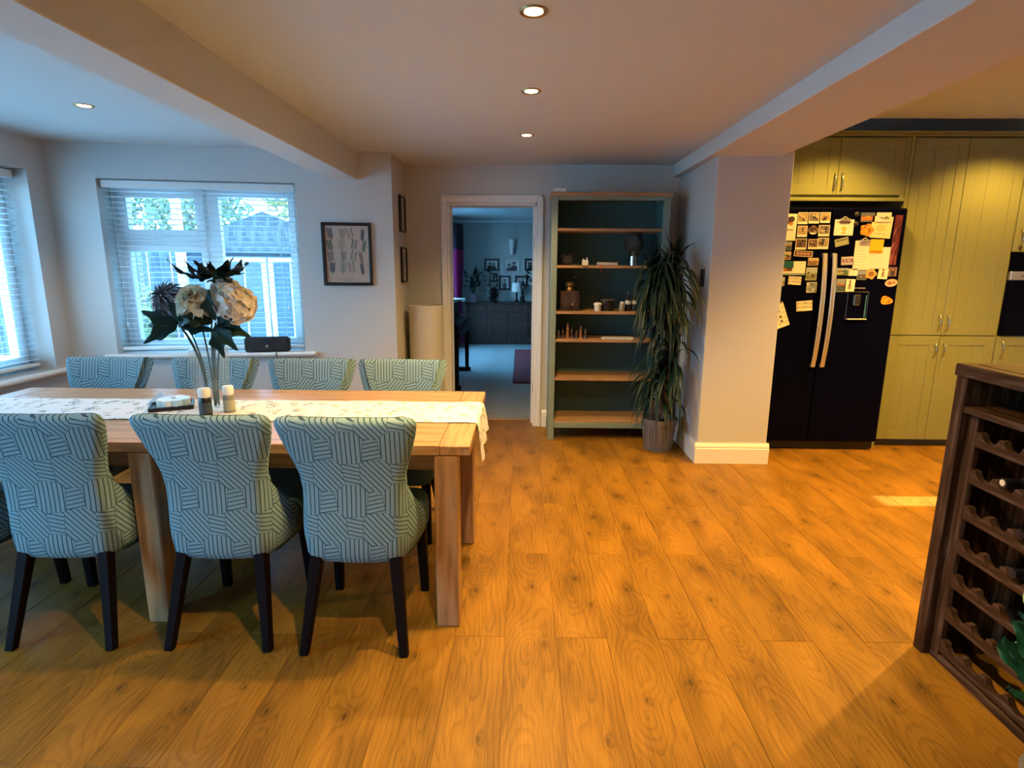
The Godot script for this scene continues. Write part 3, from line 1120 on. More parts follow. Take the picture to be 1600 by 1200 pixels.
func chair_back() -> ArrayMesh:
	# y, rear half width, front half width, forward reach of the sides, rear z, thickness share
	var lv := [
		[0.330, 0.150, 0.175, 0.17, 0.185, 0.15],
		[0.340, 0.165, 0.205, 0.205, 0.196, 0.7],
		[0.370, 0.172, 0.225, 0.225, 0.203, 1.0],
		[0.420, 0.175, 0.234, 0.225, 0.206, 1.0],
		[0.470, 0.175, 0.232, 0.205, 0.207, 1.0],
		[0.520, 0.173, 0.222, 0.160, 0.207, 1.0],
		[0.575, 0.170, 0.207, 0.105, 0.208, 1.0],
		[0.630, 0.168, 0.196, 0.066, 0.211, 1.0],
		[0.690, 0.172, 0.198, 0.048, 0.218, 1.0],
		[0.745, 0.183, 0.212, 0.042, 0.229, 1.0],
		[0.800, 0.200, 0.232, 0.038, 0.243, 1.0],
		[0.850, 0.214, 0.246, 0.034, 0.256, 1.0],
		[0.888, 0.223, 0.254, 0.031, 0.266, 1.0],
		[0.907, 0.225, 0.254, 0.029, 0.271, 0.9],
		[0.918, 0.222, 0.249, 0.027, 0.268, 0.6],
		[0.922, 0.216, 0.240, 0.024, 0.262, 0.12],
	]
	var nu := 26
	var rows := []
	var uvs := []
	for e in lv:
		var outer := []
		for k in nu + 1:
			var u := -1.0 + 2.0 * k / nu
			var t := absf(u)
			var sg := 1.0 if u >= 0 else -1.0
			var x: float
			var z: float
			if t < 0.62:
				var f := t / 0.62
				x = e[1] * f
				z = e[4] - 0.016 * f * f
			else:
				var f := (t - 0.62) / 0.38
				x = e[1] + (e[2] - e[1]) * sin(f * PI / 2.0)
				z = e[4] - 0.016 - e[3] * (f * f * 0.55 + f * 0.45)
			outer.append(Vector3(x * sg, e[0], z))
		var loop := []
		var uvr := []
		var acc := 0.0
		var inner := []
		for k in nu + 1:
			var a: Vector3 = outer[maxi(0, k - 1)]
			var b: Vector3 = outer[mini(nu, k + 1)]
			var tg := (b - a).normalized()
			var nrm := Vector3(tg.z, 0, -tg.x) # towards the sitter
			var t := absf(-1.0 + 2.0 * k / nu)
			var th: float = 0.062 * (1.0 - 0.45 * smoothstep(0.7, 1.0, t))
			inner.append([outer[k], outer[k] + nrm * th])
		var half_len := 0.0
		for k in nu:
			half_len += outer[k].distance_to(outer[k + 1]) / 2.0
		for k in nu + 1:
			var mid: Vector3 = (inner[k][0] + inner[k][1]) / 2.0
			loop.append(mid.lerp(inner[k][0], e[5]))
			if k > 0:
				acc += outer[k - 1].distance_to(outer[k])
			uvr.append(Vector2(acc - half_len + 0.04, -e[0]))
		for k in range(nu, -1, -1):
			var mid: Vector3 = (inner[k][0] + inner[k][1]) / 2.0
			loop.append(mid.lerp(inner[k][1], e[5]))
			uvr.append(Vector2(uvr[k].x + 0.07, -e[0] + 0.05))
		rows.append(loop)
		uvs.append(uvr)
	var st := st_new()
	# close top and bottom along the middle line
	add_grid(st, rows, true, uvs, false)
	return st.commit()

func seat_mesh() -> ArrayMesh:
	# rounded cushion, 0.45 x 0.44, from 0.33 to 0.50
	var st := st_new()
	var rows := []
	var prof := [[0.0, 0.0], [0.55, 0.0], [0.93, 0.004], [0.985, 0.02], [1.0, 0.05], [1.0, 0.10], [0.985, 0.125], [0.94, 0.145], [0.80, 0.157], [0.45, 0.166], [0.0, 0.168]]
	var n := 40
	for p in prof:
		var r := []
		for k in n:
			var a := TAU * k / n
			var c := cos(a)
			var s := sin(a)
			var ex := 0.32
			var x := signf(c) * pow(absf(c), ex) * 0.226
			var z := signf(s) * pow(absf(s), ex) * 0.205
			x *= 1.0 - 0.09 * smoothstep(-0.1, 0.25, z)
			r.append(Vector3(x * p[0], 0.332 + p[1], z * p[0] - 0.045))
		rows.append(r)
	add_grid(st, rows, true, null, true)
	return st.commit()

func build_chairs():
	var back := chair_back()
	var seat := seat_mesh()
	var spots := [
		[Vector3(-0.62, 0, -2.185), 0.0, "blue-grey patterned dining chair seen from behind, at the table end by the doorway"],
		[Vector3(-1.145, 0, -2.20), 0.0, "blue-grey patterned dining chair seen from behind, second from the table end by the doorway"],
		[Vector3(-1.755, 0, -2.19), 2.0, "blue-grey patterned dining chair seen from behind, third from the table end by the doorway"],
		[Vector3(-2.29, 0, -2.20), 2.0, "blue-grey patterned dining chair seen from behind, at the table end under the side window"],
		[Vector3(-0.675, 0, -3.02), 180.0, "blue-grey patterned dining chair facing us across the table, beside the doorway"],
		[Vector3(-1.195, 0, -3.02), 180.0, "blue-grey patterned dining chair facing us across the table, below the framed botanical print"],
		[Vector3(-1.755, 0, -3.02), 180.0, "blue-grey patterned dining chair facing us across the table, behind the glass vase"],
		[Vector3(-2.37, 0, -3.02), 180.0, "blue-grey patterned dining chair facing us across the table, in the bay corner"],
	]
	var first = null
	for s in spots:
		if first == null:
			first = thing("dining_chair", s[2], "chair", s[0], s[1], "patterned dining chairs round the table")
			part(first, "backrest", back, M.hatch)
			part(first, "seat", seat, M.seat)
			for x in [-1.0, 1.0]:
				part(first, "leg", bar(Vector3(0.15 * x, 0.36, 0.165), Vector3(0.19 * x, 0, 0.262), 0.046, 0.032), M.chair_leg)
				part(first, "leg", bar(Vector3(0.185 * x, 0.36, -0.175), Vector3(0.195 * x, 0, -0.195), 0.046, 0.034), M.chair_leg)
		else:
			copy_of(first, s[0], s[1], s[2])

# ---------------------------------------------------------------- things on the table
func petal(l, w, cup, curl, n: int = 5) -> ArrayMesh:
	# grows along +y from the origin, cupped towards +z, tip curls back
	var st := st_new()
	var rows := []
	for i in n + 1:
		var v := float(i) / n
		var hw: float = w * 0.5 * pow(sin(PI * clampf(0.12 + v * 0.80, 0, 1)), 0.7)
		var r := []
		for j in 5:
			var u := -1.0 + j * 0.5
			var z: float = cup * u * u * hw * 1.6 + curl * (v * v * l) * -1.0 + 0.25 * l * sin(v * PI * 0.6)
			r.append(Vector3(u * hw, v * l * (1.0 - 0.06 * absf(u)), z))
		rows.append(r)
	add_grid(st, rows, false)
	return st.commit()

func aim(o, pos: Vector3, yaw, tilt, roll = 0.0, s = 1.0):
	# petal leaning out from the axis by tilt (0 = along +y)
	o.transform = Transform3D(Basis(Vector3.UP, yaw) * Basis(Vector3.RIGHT, tilt) * Basis(Vector3.UP, roll) * Basis().scaled(Vector3(s, s, s)), pos)

func flower_base(called, label, category, head: Vector3, foot: Vector3, facing: Vector3):
	# node at the foot of the stem; returns [thing, head node transform]
	var t = thing(called, label, category, foot)
	var h := head - foot
	var pts := []
	for k in 9:
		var f := k / 8.0
		pts.append(Vector3(h.x * pow(f, 2.6), h.y * f, h.z * pow(f, 2.6)))
	part(t, "stem", tube(pts, 0.0035, 6), M.stem)
	var y := facing.normalized()
	var x := y.cross(Vector3(0.13, 0.2, 1)).normalized()
	var z := x.cross(y)
	return [t, Transform3D(Basis(x, y, z), h)]

func placed(parent, called, mesh, m, tf: Transform3D, local: Transform3D):
	var o = part(parent, called, mesh, m)
	o.transform = tf * local
	return o

func lean(yaw, tilt, roll = 0.0, s = 1.0, pos = Vector3.ZERO) -> Transform3D:
	return Transform3D(Basis(Vector3.UP, yaw) * Basis(Vector3.RIGHT, tilt) * Basis(Vector3.UP, roll) * Basis().scaled(Vector3(s, s, s)), pos)

func lobed_leaf(l, w, lobes, bend) -> ArrayMesh:
	var st := st_new()
	var rows := []
	var n := 14
	for i in n + 1:
		var v := float(i) / n
		var hw: float = w * 0.5 * sin(PI * pow(v, 0.8)) * (0.78 + 0.22 * cos(v * TAU * lobes)) + 0.0008
		var r := []
		for j in 5:
			var u := -1.0 + j * 0.5
			r.append(Vector3(u * hw, v * l + absf(u) * hw * 0.25, 0.12 * absf(u) * hw * 2.0 - bend * v * v * l + 0.004 * sin(v * 9.0 + u * 3.0)))
		rows.append(r)
	add_grid(st, rows, false)
	return st.commit()

func build_tabletop():
	var r := RandomNumberGenerator.new()
	r.seed = 44
	var vx := -1.445
	var vz := -2.62
	# square glass vase, slightly flared, thick base
	var v = thing("glass_vase", "tall clear square glass vase holding the bouquet", "vase", Vector3(vx, TOP + 0.006, vz), 12.0)
	var st := st_new()
	var ho := [[0.0, 0.058], [0.012, 0.060], [0.285, 0.070]]
	for i in 2:
		for k in 4:
			var a := k * PI / 2.0
			var b := (k + 1) * PI / 2.0
			var pa := Vector3(cos(a + PI / 4), 0, sin(a + PI / 4)) * sqrt(2.0)
			var pb := Vector3(cos(b + PI / 4), 0, sin(b + PI / 4)) * sqrt(2.0)
			quad(st, pb * ho[i][1] + Vector3(0, ho[i][0], 0), pa * ho[i][1] + Vector3(0, ho[i][0], 0), pa * ho[i + 1][1] + Vector3(0, ho[i + 1][0], 0), pb * ho[i + 1][1] + Vector3(0, ho[i + 1][0], 0))
			if i == 1:
				var t := 0.007
				quad(st, pa * (ho[1][1] - t) + Vector3(0, 0.014, 0), pb * (ho[1][1] - t) + Vector3(0, 0.014, 0), pb * (ho[2][1] - t) + Vector3(0, 0.285, 0), pa * (ho[2][1] - t) + Vector3(0, 0.285, 0))
				quad(st, pb * ho[2][1] + Vector3(0, 0.285, 0), pa * ho[2][1] + Vector3(0, 0.285, 0), pa * (ho[2][1] - t) + Vector3(0, 0.285, 0), pb * (ho[2][1] - t) + Vector3(0, 0.285, 0))
	part(v, "vase_body", st.commit(), M.vase_glass)
	part(v, "vase_base", box(Vector3(0.112, 0.013, 0.112), 0.003, Vector3(0, 0.0068, 0)), M.vase_glass)
	var foot := func(dx, dz): return Vector3(vx + dx, TOP + 0.022, vz + dz)
	# ivory peony
	var p = flower_base("peony", "ivory peony with ruffled petals in the middle of the bouquet", "flower", Vector3(-1.458, 1.292, vz + 0.06), foot.call(0.01, 0.01), Vector3(-0.05, 0.75, 0.75))
	var pet := [petal(0.052, 0.054, 0.5, 0.2), petal(0.070, 0.070, 0.45, 0.5), petal(0.086, 0.084, 0.35, 0.8)]
	var lay := [[5, 0.05, 0, 0.8], [7, 0.30, 0, 1.0], [8, 0.62, 1, 0.9], [9, 0.95, 1, 1.05], [10, 1.30, 2, 1.0], [9, 1.62, 2, 1.0], [6, 1.95, 2, 0.9]]
	for e in lay:
		for k in e[0]:
			placed(p[0], "petal", pet[e[2]], [M.ivory_deep, M.ivory_mid, M.ivory_petal][e[2] if k % 4 else maxi(0, e[2] - 1)], p[1], lean(TAU * k / e[0] + r.randf() * 0.5, e[1] + r.randf_range(-0.12, 0.12), PI + r.randf_range(-0.2, 0.2), e[3], Vector3(0, 0.012 - e[1] * 0.012, 0)))
	# slate chrysanthemum
	p = flower_base("chrysanthemum", "slate blue spiky chrysanthemum on the window side of the bouquet", "flower", Vector3(-1.590, 1.300, vz + 0.03), foot.call(-0.02, 0.0), Vector3(-0.75, 0.75, 0.35))
	var spike := petal(0.100, 0.011, 1.0, 0.22, 4)
	for k in 130:
		var f := k / 130.0
		var tilt := acos(1.0 - 1.75 * f)
		placed(p[0], "petal", spike, [M.slate_petal, M.slate_pale, M.slate_deep, M.slate_petal][k % 4], p[1], lean(k * 2.39996, tilt + r.randf_range(-0.1, 0.1), PI, 0.72 + 0.32 * f + r.randf_range(-0.06, 0.06)))
	# blush hydrangea, white hydrangea, each a ball of four-petalled florets
	var fl := st_new()
	for k in 4:
		var b := Basis(Vector3.UP, k * PI / 2.0)
		var rows := []
		for i in 4:
			var vv := i / 3.0
			var hw := 0.0085 * pow(sin(PI * (0.1 + vv * 0.8)), 0.6)
			rows.append([b * Vector3(-hw, 0.003 * vv + 0.002, vv * 0.016), b * Vector3(0, 0.0045 * vv - 0.001, vv * 0.017), b * Vector3(hw, 0.003 * vv + 0.002, vv * 0.016)])
		add_grid(fl, rows, false, null, true)
	var floret := fl.commit()
	var shade := {"blush_petal": ["blush_deep", "blush_pale"], "white_petal": ["white_mid", "white_petal"], "ivory_petal": ["ivory_mid", "ivory_petal"]}
	for e in [["hydrangea", "blush cream hydrangea head on the doorway side of the bouquet", Vector3(-1.280, 1.272, vz + 0.04), Vector3(0.7, 0.7, 0.45), 0.078, "blush_petal", 150, foot.call(0.025, 0.0)], ["hydrangea", "white hydrangea head half hidden below the slate chrysanthemum", Vector3(-1.632, 1.232, vz - 0.03), Vector3(-0.7, 0.6, 0.2), 0.050, "white_petal", 80, foot.call(-0.03, -0.02)], ["hydrangea", "cream hydrangea head at the back of the bouquet behind the peony", Vector3(-1.362, 1.325, vz - 0.05), Vector3(0.1, 0.9, 0.2), 0.058, "ivory_petal", 90, foot.call(0.0, -0.03)]]:
		p = flower_base(e[0], e[1], "flower", e[2], e[7], e[3])
		for k in e[6]:
			var f: float = (k + 0.5) / e[6]
			var tilt := acos(1.0 - 1.7 * f)
			var az: float = k * 2.39996
			var d := Vector3(sin(tilt) * sin(az), cos(tilt), sin(tilt) * cos(az))
			var rr: float = e[4] * (0.84 + 0.26 * r.randf())
			var lo := lean(az, tilt + r.randf_range(-0.45, 0.45), r.randf() * TAU, r.randf_range(0.95, 1.35))
			lo.origin = d * rr
			placed(p[0], "floret", floret, M[e[5]] if k % 3 == 0 else M[shade[e[5]][k % 2]], p[1], lo)
		var ball := lathe([Vector2(0, -e[4] * 0.55), Vector2(e[4] * 0.6, -e[4] * 0.3), Vector2(e[4] * 0.8, e[4] * 0.2), Vector2(e[4] * 0.55, e[4] * 0.66), Vector2(0, e[4] * 0.85)], 14)
		placed(p[0], "flower_core", ball, M.stem, p[1], Transform3D())
	# leafy sprays
	var leafm := [lobed_leaf(0.115, 0.052, 3.0, 0.25), lobed_leaf(0.125, 0.068, 2.0, 0.35), lobed_leaf(0.095, 0.042, 3.0, 0.1)]
	p = flower_base("leaf_spray", "dark green leafy spray standing highest in the bouquet", "foliage spray", Vector3(-1.385, 1.385, vz - 0.0), foot.call(0.005, -0.01), Vector3(0.1, 1, 0.1))
	for k in 34:
		placed(p[0], "leaf", leafm[k % 3], M.leaf_dark, p[1], lean(k * 2.39996, 1.15 + 0.55 * (k % 5) / 4.0, r.randf_range(-0.4, 0.4), r.randf_range(0.7, 1.0), Vector3(r.randf_range(-0.075, 0.075), r.randf_range(-0.015, 0.035), r.randf_range(-0.05, 0.05))))
	var sprays := [["dark green lobed leaves drooping on the window side of the bouquet", Vector3(-1.535, 1.175, vz + 0.05), [Vector3(-0.95, 0.1, 0.15), Vector3(-0.85, -0.3, 0.3), Vector3(-0.55, 0.35, 0.4), Vector3(-0.5, -0.2, 0.6), Vector3(0.3, 0.2, 0.6), Vector3(0.7, 0.0, 0.3), Vector3(0.1, 0.5, 0.3), Vector3(-0.75, 0.3, -0.3)], -0.015], ["dark green lobed leaves hanging on the doorway side of the bouquet", Vector3(-1.375, 1.19, vz + 0.045), [Vector3(0.15, -0.9, 0.3), Vector3(0.6, 0.3, 0.3), Vector3(0.8, -0.25, 0.2), Vector3(0.05, 0.6, 0.5), Vector3(-0.5, 0.2, 0.6), Vector3(0.5, -0.5, 0.4), Vector3(-0.6, 0.35, 0.1), Vector3(0.35, 0.5, -0.2)], 0.02]]
	for e in sprays:
		p = flower_base("leaf_spray", e[0], "foliage spray", e[1], foot.call(e[3], 0.02), Vector3(0, 1, 0.2))
		for d in e[2]:
			var y: Vector3 = d.normalized()
			var x := y.cross(Vector3(0, 0.35, 1)).normalized()
			var o = part(p[0], "leaf", leafm[1], M.leaf_green)
			o.transform = Transform3D(Basis(x, y, x.cross(y)) * 1.15, p[1].origin + y * 0.012)
	# slate tray, pastel scalloped box, folded paper, grinders
	var tr = thing("slate_tray", "black square tray under the pastel box", "tray", Vector3(-1.655, TOP + 0.005, -2.635), 28.0)
	part(tr, "tray_base", box(Vector3(0.185, 0.010, 0.150), 0.003, Vector3(0, 0.005, 0)), M.black)
	for e in [[Vector3(0, 0.013, 0.070), Vector3(0.185, 0.010, 0.010)], [Vector3(0, 0.013, -0.070), Vector3(0.185, 0.010, 0.010)], [Vector3(0.0875, 0.013, 0), Vector3(0.010, 0.010, 0.13)], [Vector3(-0.0875, 0.013, 0), Vector3(0.010, 0.010, 0.13)]]:
		part(tr, "tray_edge", box(e[1], 0.002, e[0]), M.black)
	var bx = thing("pastel_box", "round scalloped box in pastel segments on the black tray", "box", Vector3(-1.645, TOP + 0.0155, -2.635), 0.0)
	var pastel := [lin(0.70, 0.76, 0.72), lin(0.52, 0.74, 0.80), lin(0.50, 0.72, 0.84), lin(0.66, 0.78, 0.82), lin(0.78, 0.70, 0.74), lin(0.60, 0.54, 0.80), lin(0.64, 0.68, 0.86), lin(0.78, 0.78, 0.66)]
	for k in 8:
		var a := TAU * k / 8.0
		var seg := st_new()
		var ring := []
		for j in 9:
			var b := -PI / 8.0 + j * PI / 32.0
			var rr := 0.062 + 0.010 * cos(b * 4.0)
			ring.append(Vector3(sin(b) * rr, 0, cos(b) * rr))
		for j in 8:
			var u := Vector3(0, 0.034, 0)
			quad(seg, ring[j], ring[j + 1], ring[j + 1] + u, ring[j] + u)
			tri(seg, Vector3(0, 0.0365, 0), ring[j] + u, ring[j + 1] + u)
			tri(seg, Vector3.ZERO, ring[j + 1], ring[j])
		part(bx, "segment", seg.commit(), mat(pastel[k], 0.45), Vector3.ZERO, Vector3(0, rad_to_deg(a), 0))
	part(bx, "lid_knob", lathe([Vector2(0.0, 0.036), Vector2(0.012, 0.036), Vector2(0.010, 0.041), Vector2(0, 0.042)], 16), mat(pastel[4], 0.4))
	var cl := st_new()
	tri(cl, Vector3(-0.05, 0, 0.03), Vector3(0.05, 0, 0.02), Vector3(0.015, 0.065, 0))
	tri(cl, Vector3(0.05, 0, 0.02), Vector3(0.02, 0, -0.03), Vector3(0.015, 0.065, 0))
	tri(cl, Vector3(0.02, 0, -0.03), Vector3(-0.05, 0, 0.03), Vector3(0.015, 0.065, 0))
	var np := MeshInstance3D.new()
	np.mesh = cl.commit()
	np.material_override = M.white
	np.name = numbered("folded_napkin")
	add_child(np)
	np.position = Vector3(-1.755, TOP + 0.006, -2.70)
	tag(np, "white folded napkin peak standing behind the black tray", "napkin")
	var mills := [["black peppercorn grinder with a clear cap beside the vase", Vector3(-1.418, TOP + 0.006, -2.50), 0.027, M.black], ["glass salt grinder with a grey filling, on the doorway side of the vase", Vector3(-1.338, TOP + 0.006, -2.555), 0.025, mat(lin(0.20, 0.19, 0.17), 0.6)]]
	for e in mills:
		var g = thing("grinder", e[0], "grinder", e[1], 0.0, "spice grinders by the vase")
		var rr: float = e[2]
		part(g, "jar", lathe([Vector2(0, 0), Vector2(rr, 0), Vector2(rr, 0.072), Vector2(rr * 0.8, 0.082), Vector2(0, 0.084)], 20), e[3])
		part(g, "label_band", lathe([Vector2(rr + 0.0006, 0.012), Vector2(rr + 0.0006, 0.060)], 20), mat(lin(0.03, 0.05, 0.08), 0.5) if e[2] > 0.026 else mat(lin(0.36, 0.35, 0.24), 0.5))
		part(g, "cap", lathe([Vector2(rr * 0.8, 0.082), Vector2(rr * 0.95, 0.09), Vector2(rr * 0.95, 0.118), Vector2(rr * 0.85, 0.123), Vector2(0, 0.124)], 20), M.white)

# ---------------------------------------------------------------- bookcase and what stands on it
func build_bookcase():
	var x0 := 0.235
	var x1 := 1.165
	var zf := -4.71
	var zb := -5.06
	var b = thing("bookcase", "tall sage green open bookcase with oak shelves against the doorway wall", "bookcase", Vector3(0, 0, 0))
	for e in [[x0, x0 + 0.05], [x1 - 0.05, x1]]:
		part(b, "side_panel", span(Vector3(e[0] + 0.004, 0.10, zb), Vector3(e[1] - 0.004, 1.985, zf - 0.03), 0.002), M.sage)
		part(b, "stile", span(Vector3(e[0], 0, zf - 0.045), Vector3(e[1], 1.985, zf), 0.003), M.sage)
		part(b, "rear_leg", span(Vector3(e[0], 0, zb), Vector3(e[1], 0.11, zb + 0.045), 0.003), M.sage)
	part(b, "back_panel", span(Vector3(x0 + 0.04, 0.12, zb), Vector3(x1 - 0.04, 1.985, zb + 0.012), 0.001), M.teal_panel)
	for e in [[x0 + 0.046, x0 + 0.052], [x1 - 0.052, x1 - 0.046]]:
		part(b, "lining", span(Vector3(e[0], 0.15, zb + 0.01), Vector3(e[1], 1.96, zf - 0.046), 0.0), M.teal_panel)
	part(b, "top_rail", span(Vector3(x0 + 0.05, 1.955, zf - 0.03), Vector3(x1 - 0.05, 1.985, zf - 0.004), 0.002), M.sage)
	part(b, "bottom_rail", span(Vector3(x0 + 0.05, 0.105, zf - 0.03), Vector3(x1 - 0.05, 0.152, zf - 0.004), 0.002), M.sage)
	part(b, "top_board", span(Vector3(x0 - 0.012, 1.985, zb - 0.005), Vector3(x1 + 0.012, 2.012, zf + 0.014), 0.004), M.oak_x)
	var ys := [1.742, 1.455, 1.087, 0.857, 0.535, 0.172]
	for y in ys:
		part(b, "shelf", span(Vector3(x0 + 0.05, y - 0.022, zb + 0.01), Vector3(x1 - 0.05, y, zf - 0.008), 0.002), M.oak_x)
	var z := -4.84
	# small white box on top
	var w = thing("router_box", "small white box lying on top of the bookcase", "box", Vector3(0.295, 2.012, -4.765))
	part(w, "box_body", box(Vector3(0.10, 0.034, 0.09), 0.005, Vector3(0, 0.017, 0)), M.white)
	part(w, "box_seam", box(Vector3(0.101, 0.002, 0.091), 0.0, Vector3(0, 0.008, 0)), M.plinth)
	# upper objects
	var y2 := 1.455
	var sp = thing("small_speaker", "small black cube speaker on the bookcase shelf, next to the white plug", "speaker", Vector3(0.375, y2, z))
	part(sp, "speaker_body", box(Vector3(0.105, 0.09, 0.09), 0.012, Vector3(0, 0.045, 0)), M.black)
	part(sp, "grille", lathe([Vector2(0, 0), Vector2(0.035, 0), Vector2(0.032, 0.004), Vector2(0, 0.003)], 20), M.rubber, Vector3(0, 0.045, 0.045), Vector3(90, 0, 0))
	var c = thing("plug_adapter", "white plug adapter on the bookcase shelf", "plug", Vector3(0.518, y2, z + 0.04))
	part(c, "plug_body", box(Vector3(0.05, 0.042, 0.03), 0.004, Vector3(0, 0.021, 0)), M.white)
	for e in [[-0.014, 0.012], [0.014, 0.02]]:
		part(c, "pin", box(Vector3(0.010, e[1], 0.006), 0.001, Vector3(e[0], 0.042 + e[1] / 2.0, 0)), M.white)
	var cable := MeshInstance3D.new()
	cable.mesh = tube([Vector3(0.425, y2 + 0.03, z), Vector3(0.45, y2 + 0.008, z + 0.06), Vector3(0.475, y2 + 0.004, -4.728), Vector3(0.50, y2 - 0.012, -4.713), Vector3(0.53, y2 - 0.012, -4.713), Vector3(0.56, y2 + 0.004, -4.73), Vector3(0.60, y2 + 0.004, z + 0.02)], 0.003, 6)
	cable.material_override = M.rubber
	cable.name = numbered("power_cable")
	add_child(cable)
	tag(cable, "thin black cable looping over the front of the bookcase shelf", "cable")
	var bk = thing("book", "cream book with a red ribbon lying flat on the bookcase shelf", "book", Vector3(0.70, y2, z + 0.02), 4.0)
	part(bk, "pages", box(Vector3(0.150, 0.020, 0.105), 0.002, Vector3(0, 0.013, 0)), M.cream)
	part(bk, "cover", box(Vector3(0.156, 0.003, 0.110), 0.001, Vector3(0, 0.0015, 0)), mat(lin(0.35, 0.09, 0.07), 0.6))
	part(bk, "cover", box(Vector3(0.156, 0.003, 0.110), 0.001, Vector3(0, 0.0245, 0)), mat(lin(0.5, 0.38, 0.26), 0.6))
	part(bk, "ribbon", tube([Vector3(-0.06, 0.012, 0.05), Vector3(-0.07, 0.006, 0.09), Vector3(-0.07, 0.003, 0.107), Vector3(-0.07, -0.06, 0.1075)], 0.0025, 6), mat(lin(0.4, 0.04, 0.03), 0.6))
	var lm = thing("table_lamp", "small lamp with a smoky glass shade and steel foot on the bookcase shelf", "lamp", Vector3(0.915, y2, z))
	part(lm, "lamp_foot", lathe([Vector2(0, 0), Vector2(0.034, 0), Vector2(0.034, 0.075), Vector2(0.030, 0.078), Vector2(0, 0.078)], 24), M.chrome)
	part(lm, "glass_shade", lathe([Vector2(0.028, 0.078), Vector2(0.050, 0.10), Vector2(0.082, 0.145), Vector2(0.076, 0.19), Vector2(0.058, 0.262), Vector2(0.055, 0.262), Vector2(0.073, 0.19), Vector2(0.078, 0.146), Vector2(0.047, 0.104), Vector2(0.026, 0.082)], 28), M.smoke_glass)
	part(lm, "lamp_holder", lathe([Vector2(0, 0.078), Vector2(0.016, 0.078), Vector2(0.016, 0.11), Vector2(0, 0.112)], 16), M.steel)
	# middle shelf
	var y3 := 1.087
	var g = thing("coffee_grinder", "dark wooden coffee grinder with a metal dome on the bookcase shelf", "coffee grinder", Vector3(0.40, y3, z))
	part(g, "grinder_box", box(Vector3(0.155, 0.15, 0.14), 0.006, Vector3(0, 0.085, 0)), M.sideboard)
	part(g, "plinth", box(Vector3(0.175, 0.012, 0.16), 0.004, Vector3(0, 0.006, 0)), M.sideboard)
	var dr = part(g, "drawer", box(Vector3(0.115, 0.05, 0.012), 0.003, Vector3(0, 0.055, 0.072)), M.sideboard)
	part(dr, "knob", lathe([Vector2(0, 0), Vector2(0.007, 0.004), Vector2(0.008, 0.009), Vector2(0, 0.013)], 12), M.brass, Vector3(0.02, 0.055, 0.078), Vector3(90, 0, 0))
	part(g, "hopper", lathe([Vector2(0.03, 0.16), Vector2(0.030, 0.175), Vector2(0.022, 0.19), Vector2(0.034, 0.20), Vector2(0.036, 0.222), Vector2(0.02, 0.235), Vector2(0.0, 0.24)], 20), M.brass)
	part(g, "crank", tube([Vector3(0, 0.235, 0), Vector3(0, 0.262, 0), Vector3(0.05, 0.268, 0.02)], 0.004, 6), M.black)
	part(g, "crank_knob", lathe([Vector2(0, 0), Vector2(0.009, 0.006), Vector2(0.010, 0.018), Vector2(0, 0.026)], 12), M.black, Vector3(0.05, 0.266, 0.02))
	var j = thing("ceramic_jar", "small cream jar with a white lid on the bookcase shelf", "jar", Vector3(0.632, y3, z + 0.05))
	part(j, "jar_body", lathe([Vector2(0, 0), Vector2(0.028, 0), Vector2(0.030, 0.02), Vector2(0.028, 0.05), Vector2(0, 0.052)], 20), M.cream)
	part(j, "lid", lathe([Vector2(0.036, 0.05), Vector2(0.034, 0.062), Vector2(0.014, 0.070), Vector2(0, 0.071)], 20), M.white)
	var po = thing("dark_saucepan", "dark metal pan with a steel rim on the bookcase shelf", "pan", Vector3(0.715, y3, z))
	part(po, "pan_body", lathe([Vector2(0, 0), Vector2(0.055, 0), Vector2(0.058, 0.01), Vector2(0.058, 0.088), Vector2(0.054, 0.088), Vector2(0.054, 0.01), Vector2(0, 0.008)], 24), mat(lin(0.03, 0.025, 0.025), 0.35, 0.4))
	part(po, "rim", lathe([Vector2(0.058, 0.086), Vector2(0.062, 0.089), Vector2(0.058, 0.092), Vector2(0.054, 0.089)], 24), M.steel)
	part(po, "handle", tube([Vector3(-0.055, 0.075, 0.0), Vector3(-0.10, 0.10, 0.02), Vector3(-0.13, 0.12, 0.03)], 0.007, 8), M.black)
	j = thing("glass_jar", "small lidded spice jar on the bookcase shelf", "jar", Vector3(0.832, y3, z + 0.05))
	part(j, "jar_body", lathe([Vector2(0, 0), Vector2(0.024, 0), Vector2(0.026, 0.01), Vector2(0.025, 0.052), Vector2(0.016, 0.062), Vector2(0, 0.062)], 18), mat(lin(0.26, 0.22, 0.16), 0.3))
	part(j, "lid", lathe([Vector2(0.018, 0.062), Vector2(0.018, 0.076), Vector2(0, 0.078)], 18), M.white)
	for k in 2:
		var bo = thing("condiment_bottle", ["dark bottle with a white label on the bookcase shelf, beside the spice jar", "dark bottle with a white label on the bookcase shelf, behind the plant leaves"][k], "bottle", Vector3(0.885 + k * 0.055, y3, z + 0.02 - 0.03 * k), 0.0, "bottles on the bookcase")
		part(bo, "bottle_body", lathe([Vector2(0, 0), Vector2(0.022, 0), Vector2(0.023, 0.09), Vector2(0.009, 0.125), Vector2(0.009, 0.16), Vector2(0, 0.162)], 16), M.mirror_dark)
		part(bo, "label_band", lathe([Vector2(0.0236, 0.055), Vector2(0.0236, 0.085)], 16), M.white)
	# row of small carved figures
	var y4 := 0.857
	var wood := grained(lin(0.30, 0.13, 0.07), 0.3, Vector3(20, 20, 20), 0.45, 81)
	var dk := grained(lin(0.05, 0.03, 0.04), 0.3, Vector3(20, 20, 20), 0.45, 82)
	var tall := [0.072, 0.085, 0.135, 0.095, 0.075, 0.105, 0.085]
